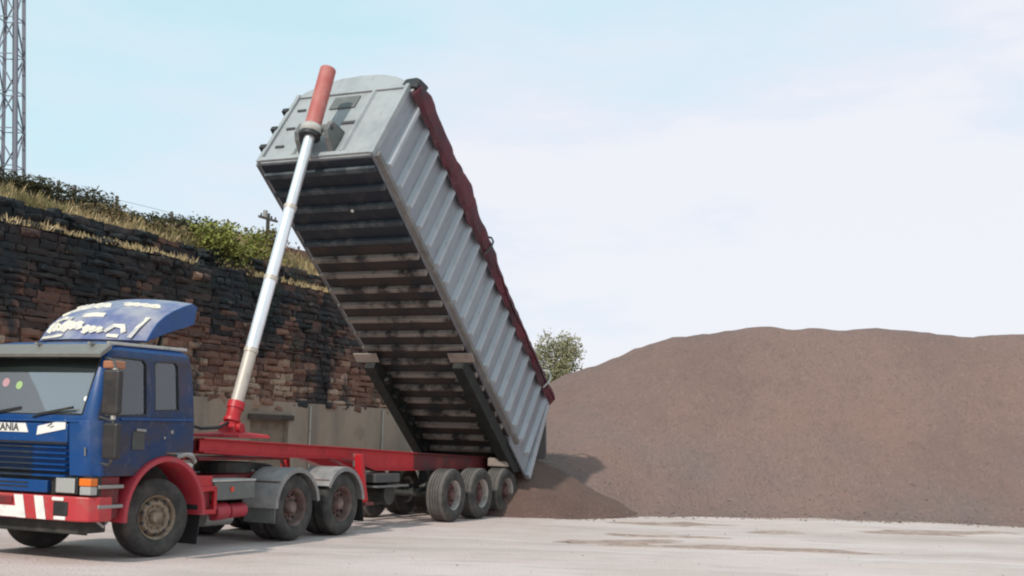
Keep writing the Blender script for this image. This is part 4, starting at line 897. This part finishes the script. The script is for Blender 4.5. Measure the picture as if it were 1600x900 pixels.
# headboard
hb = [(-HW, .0), (HW, .0), (HW, 2.0), (1.12, 2.14), (.80, 2.34), (.45, 2.46), (0, 2.50), (-.45, 2.46), (-.80, 2.34), (-1.12, 2.14), (-HW, 2.0)]
mb = MB(); mb.prism(hb, 'x', L - .05, L); HB = mb.build('headboard', 'head', BODY, bevel=.012)
mb = MB(); mb.box(L + .001, L + .05, -HW + .02, HW - .02, .02, .12); mb.build('headboard_sill', 'head', BODY, bevel=.012)
mb = MB(); mb.box(L + .001, L + .045, -1.15, 1.15, 1.90, 1.97); mb.build('headboard_rail', 'head', BODY, bevel=.015)
for y in (.52, -.52):
    mb = MB(); mb.prism([(L + .001, y - .05), (L + .05, y - .02), (L + .05, y + .02), (L + .001, y + .05)], 'z', .13, 1.895); mb.build('headboard_rib', 'head', BODY)
for sd in (1, -1):
    a, b = sorted((sd * 1.16, sd * 1.24)); mb = MB(); mb.box(L - .08, L + .055, a, b, .0, 2.0); mb.build('corner_post', 'head', BODY, bevel=.015)
mb = MB(); mb.prism([(L + .002, .10), (L + .28, .20), (L + .40, .30), (L + .40, .54), (L + .28, .60), (L + .002, .72)], 'y', -.36, -.26); mb.prism([(L + .002, .10), (L + .28, .20), (L + .40, .30), (L + .40, .54), (L + .28, .60), (L + .002, .72)], 'y', .26, .36); mb.tube([(L + .34, -.36, .42), (L + .34, .36, .42)], .07, 12); mb.build('ram_bracket', 'boxgrey', BODY, bevel=.01)
mb = MB(); mb.box(L + .002, L + .03, -.30, .26, 1.45, 1.80); mb.build('headboard_plate', 'boxgrey', BODY, bevel=.01)
mb = MB(); mb.box(L + .002, L + .03, .18, .50, .95, 1.02); mb.build('bracket_tab', 'dgrey', BODY, bevel=.006)
for h_ in (.42, .95, 1.50):
    mb = MB(); mb.box(L - .08, L + .08, -HW - .12, -HW + .02, h_ - .05, h_ + .05); mb.build('step_lug', 'black', BODY, bevel=.015)
    mb = MB(); mb.box(L + .002, L + .03, -1.02, -.84, h_ - .02, h_ + .03); mb.build('headboard_slot', 'dgrey', BODY)
# ribs along the sides
nr = 18; rib0 = 8.50
proto = None
for sd in (1, -1):
    for k in range(nr):
        l = rib0 - .492 * k
        if proto is None:
            mb = MB(); mb.loft([[(-.085, HW, h_), (-.035, HW + .075, h_ + (.05 if h_ < .5 else -.05)), (.035, HW + .075, h_ + (.05 if h_ < .5 else -.05)), (.085, HW, h_)] for h_ in (.20, 1.93)]); proto = mb.build('side_rib', 'alu_rib', BODY); o = proto
        else:
            o = proto.copy(); COL.objects.link(o); o.parent = BODY
        o.location = (l, 0, 0)
        if sd < 0: o.rotation_euler = (0, 0, math.pi)
    a, b = sorted((sd * (HW - .02), sd * (HW + .10)))
    mb = MB(); mb.prism([(sd * (HW + .002), .0), (sd * (HW + .085), .03), (sd * (HW + .085), .12), (sd * (HW + .002), .22)], 'x', .75, L - .06); mb.build('side_ledge', 'ledge', BODY)
    mb = MB(); mb.box(-.06, L - .06, min(sd * (HW + .003), sd * (HW + .09)), max(sd * (HW + .003), sd * (HW + .09)), 1.90, 2.02); mb.build('top_rail', 'alu_rib', BODY, bevel=.012)
    mb = MB(); mb.prism([(-.05, 2.0), (.10, 2.0), (-.14, -.16), (-.31, -.16)], 'y', *sorted((sd * (HW + .002), sd * (HW + .09)))); mb.build('rear_post', 'alu_rib', BODY, bevel=.012)
# floor cross members
for k in range(20):
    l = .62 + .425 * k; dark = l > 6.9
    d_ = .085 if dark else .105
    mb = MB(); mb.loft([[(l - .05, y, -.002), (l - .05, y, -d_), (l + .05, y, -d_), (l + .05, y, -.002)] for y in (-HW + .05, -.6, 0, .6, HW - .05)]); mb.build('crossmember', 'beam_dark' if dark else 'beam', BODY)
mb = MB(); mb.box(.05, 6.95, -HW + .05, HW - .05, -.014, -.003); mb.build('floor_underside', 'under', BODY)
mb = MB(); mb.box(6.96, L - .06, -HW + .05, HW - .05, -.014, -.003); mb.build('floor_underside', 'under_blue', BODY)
mb = MB(); mb.disc((7.80, .25, -.02), .10, (0, 0, -1), .06); mb.build('floor_boss', 'chassis', BODY)
mb = MB(); mb.disc((7.80, .30, -.085), .03, (0, 0, -1), .02); mb.build('boss_cap', 'white', BODY)
for sd in (1, -1):
    a, b = sorted((sd * .92, sd * 1.16))
    mb = MB(); mb.prism([(3.80, -.108), (3.74, -.38), (.25, -.40), (-.05, -.12), (0, -.108)], 'y', a, b); mb.build('subframe_rail', 'subrail', BODY, bevel=.01)
    for q in range(7):
        mb = MB(); aa, bb = sorted((sd * .80, sd * .928)); mb.box(.4 + q * .46, .52 + q * .46, aa, bb, -.34, -.15); mb.build('rail_gusset', 'subrail', BODY)
    a, b = sorted((sd * .84, sd * 1.40))
    mb = MB(); mb.prism([(3.98, -.17), (3.76, -.215), (3.76, -.24), (3.98, -.20)], 'y', a, b); mb.build('wear_plate', 'plate', BODY, bevel=.008)
# hinge bar
mb = MB(); mb.tube([(0.02, -1.1, -.02), (0.02, 1.1, -.02)], .06, 10); mb.build('hinge_bar', 'chassis', BODY, smooth=True)
# tailgate hanging open from the top hinge
hg = Vector((-.10, 0, 1.93)); dn = Vector((-math.sin(TH + R(6)), 0, -math.cos(TH + R(6))))
pt = lambda t, o_: (hg + dn * t + Vector((-dn.z, 0, dn.x)) * -o_)
mb = MB(); mb.loft([[(*[pt(t, o_)[i] if i != 1 else y for i in range(3)],) for o_ in (0, .05)] + [(*[pt(t, o_)[i] if i != 1 else -y for i in range(3)],) for o_ in (.05, 0)] for t, y in ((0, 1.16), (1.35, 1.16))]); mb.build('tailgate', 'ledge', BODY, bevel=.01)
# rolled maroon sheet along the near top edge
def tarp_mesh():
    V, Fc = [], []; nl = 150; ns = 16
    OUT = [(-.05, 2.10), (1.3, 2.07), (2.3, 2.10), (3.2, 2.06), (4.3, 2.10), (4.85, 2.22), (5.0, 2.17), (5.7, 2.20), (6.25, 2.36), (7.0, 2.25), (7.8, 2.26), (8.5, 2.28), (8.9, 2.12)]
    for i in range(nl + 1):
        l = lerp(-.02, 8.92, i / nl); top = interp(OUT, l) + .07 + .03 * fbm(l * 2.2, 1, 0, 3)
        ph = ((rib0 - l) / .492) % 1.0; sc_ = abs(ph - .5) * 2      # 1 at a rib, 0 midway
        lowr = 1.78 + .07 * sc_ + .05 * fbm(l * .9, 2, 0, 2) + .03 * fbm(l * 3, 5, 0, 3)
        rw = .11 + .03 * fbm(l * 1.7, 9, 0, 3); 
        prof_ = [(.98, 2.02), (1.02, top - .07), (1.12, top), (1.24, top - .005), (1.34, top - .05), (1.345 + rw * .55, top - .14), (1.35 + rw * .6, top - .22), (1.345 + rw * .4, 1.96), (1.34 + rw * .3, 1.89), (1.325, lerp(1.89, lowr, .5)), (1.322, lowr), (1.312, lowr + .005), (1.316, 1.90), (1.31, 2.03)]
        for j, (y, h_) in enumerate(prof_):
            n_ = .028 * fbm(l * 2.6, y * 7, h_ * 6, 3); V.append((l, y + n_ * (1 if j < 11 else 0), h_ + n_ * .6 * (1 if j < 9 else 0)))
    m_ = 14
    for i in range(nl):
        for j in range(m_ - 1): Fc.append((i * m_ + j, i * m_ + j + 1, (i + 1) * m_ + j + 1, (i + 1) * m_ + j))
    return V, Fc
V, Fc = tarp_mesh(); TP = pydata('load_sheet', V, Fc, 'maroon', BODY, True)
sm = TP.modifiers.new('thick', 'SOLIDIFY'); sm.thickness = .008
for l in (4.86, .62):
    mb = MB(); mb.tube([(l, 1.36, 1.80), (l + .02, 1.47, 1.95), (l + .02, 1.46, 2.15), (l, 1.36, 2.30), (l, 1.15, 2.34), (l, 1.0, 2.2)], .022, 6); mb.build('sheet_strap', 'dgrey' if l > 3 else 'paleg', BODY, smooth=True)
mb = MB(); mb.loft([[(8.72, y, h_) for y, h_ in ((.98, 1.98), (1.42, 1.92), (1.46, 2.22), (1.30, 2.36), (1.02, 2.33))], [(8.98, y, h_) for y, h_ in ((1.0, 1.98), (1.38, 1.95), (1.40, 2.16), (1.28, 2.24), (1.04, 2.22))]]); mb.build('sheet_end_cover', 'black', BODY, bevel=.04)
# gravel still sliding out of the body
def gv(l, y): return .06 + .32 * (1 - (y / 1.2) ** 2 * .6) * interp([(-.6, .1), (-.2, .6), (1.5, 1), (3.5, .35), (5, 0)], l) + .03 * fbm(l * 3, y * 3, 0, 3)
ls = [-.55 + .16 * i for i in range(36)]; yy = [-1.17 + .13 * i for i in range(19)]
V = [(l, y, gv(l, y) if l > -.15 else gv(l, y) - (-.15 - l) * 1.1) for l in ls for y in yy]; nx = len(yy)
Fc = [(j * nx + i, j * nx + i + 1, (j + 1) * nx + i + 1, (j + 1) * nx + i) for j in range(len(ls) - 1) for i in range(nx - 1)]
o = pydata('sliding_gravel', V, Fc, 'heap2', None, True)
o.matrix_world = Matrix.Translation(tw(-.621, 0, 1.108)) @ Matrix.Rotation(ROT, 4, 'Z') @ Matrix.Rotation(-TH, 4, 'Y')
tag(o, 'dark gravel sliding out of the open tail of the raised trailer body', 'gravel', kind='stuff')
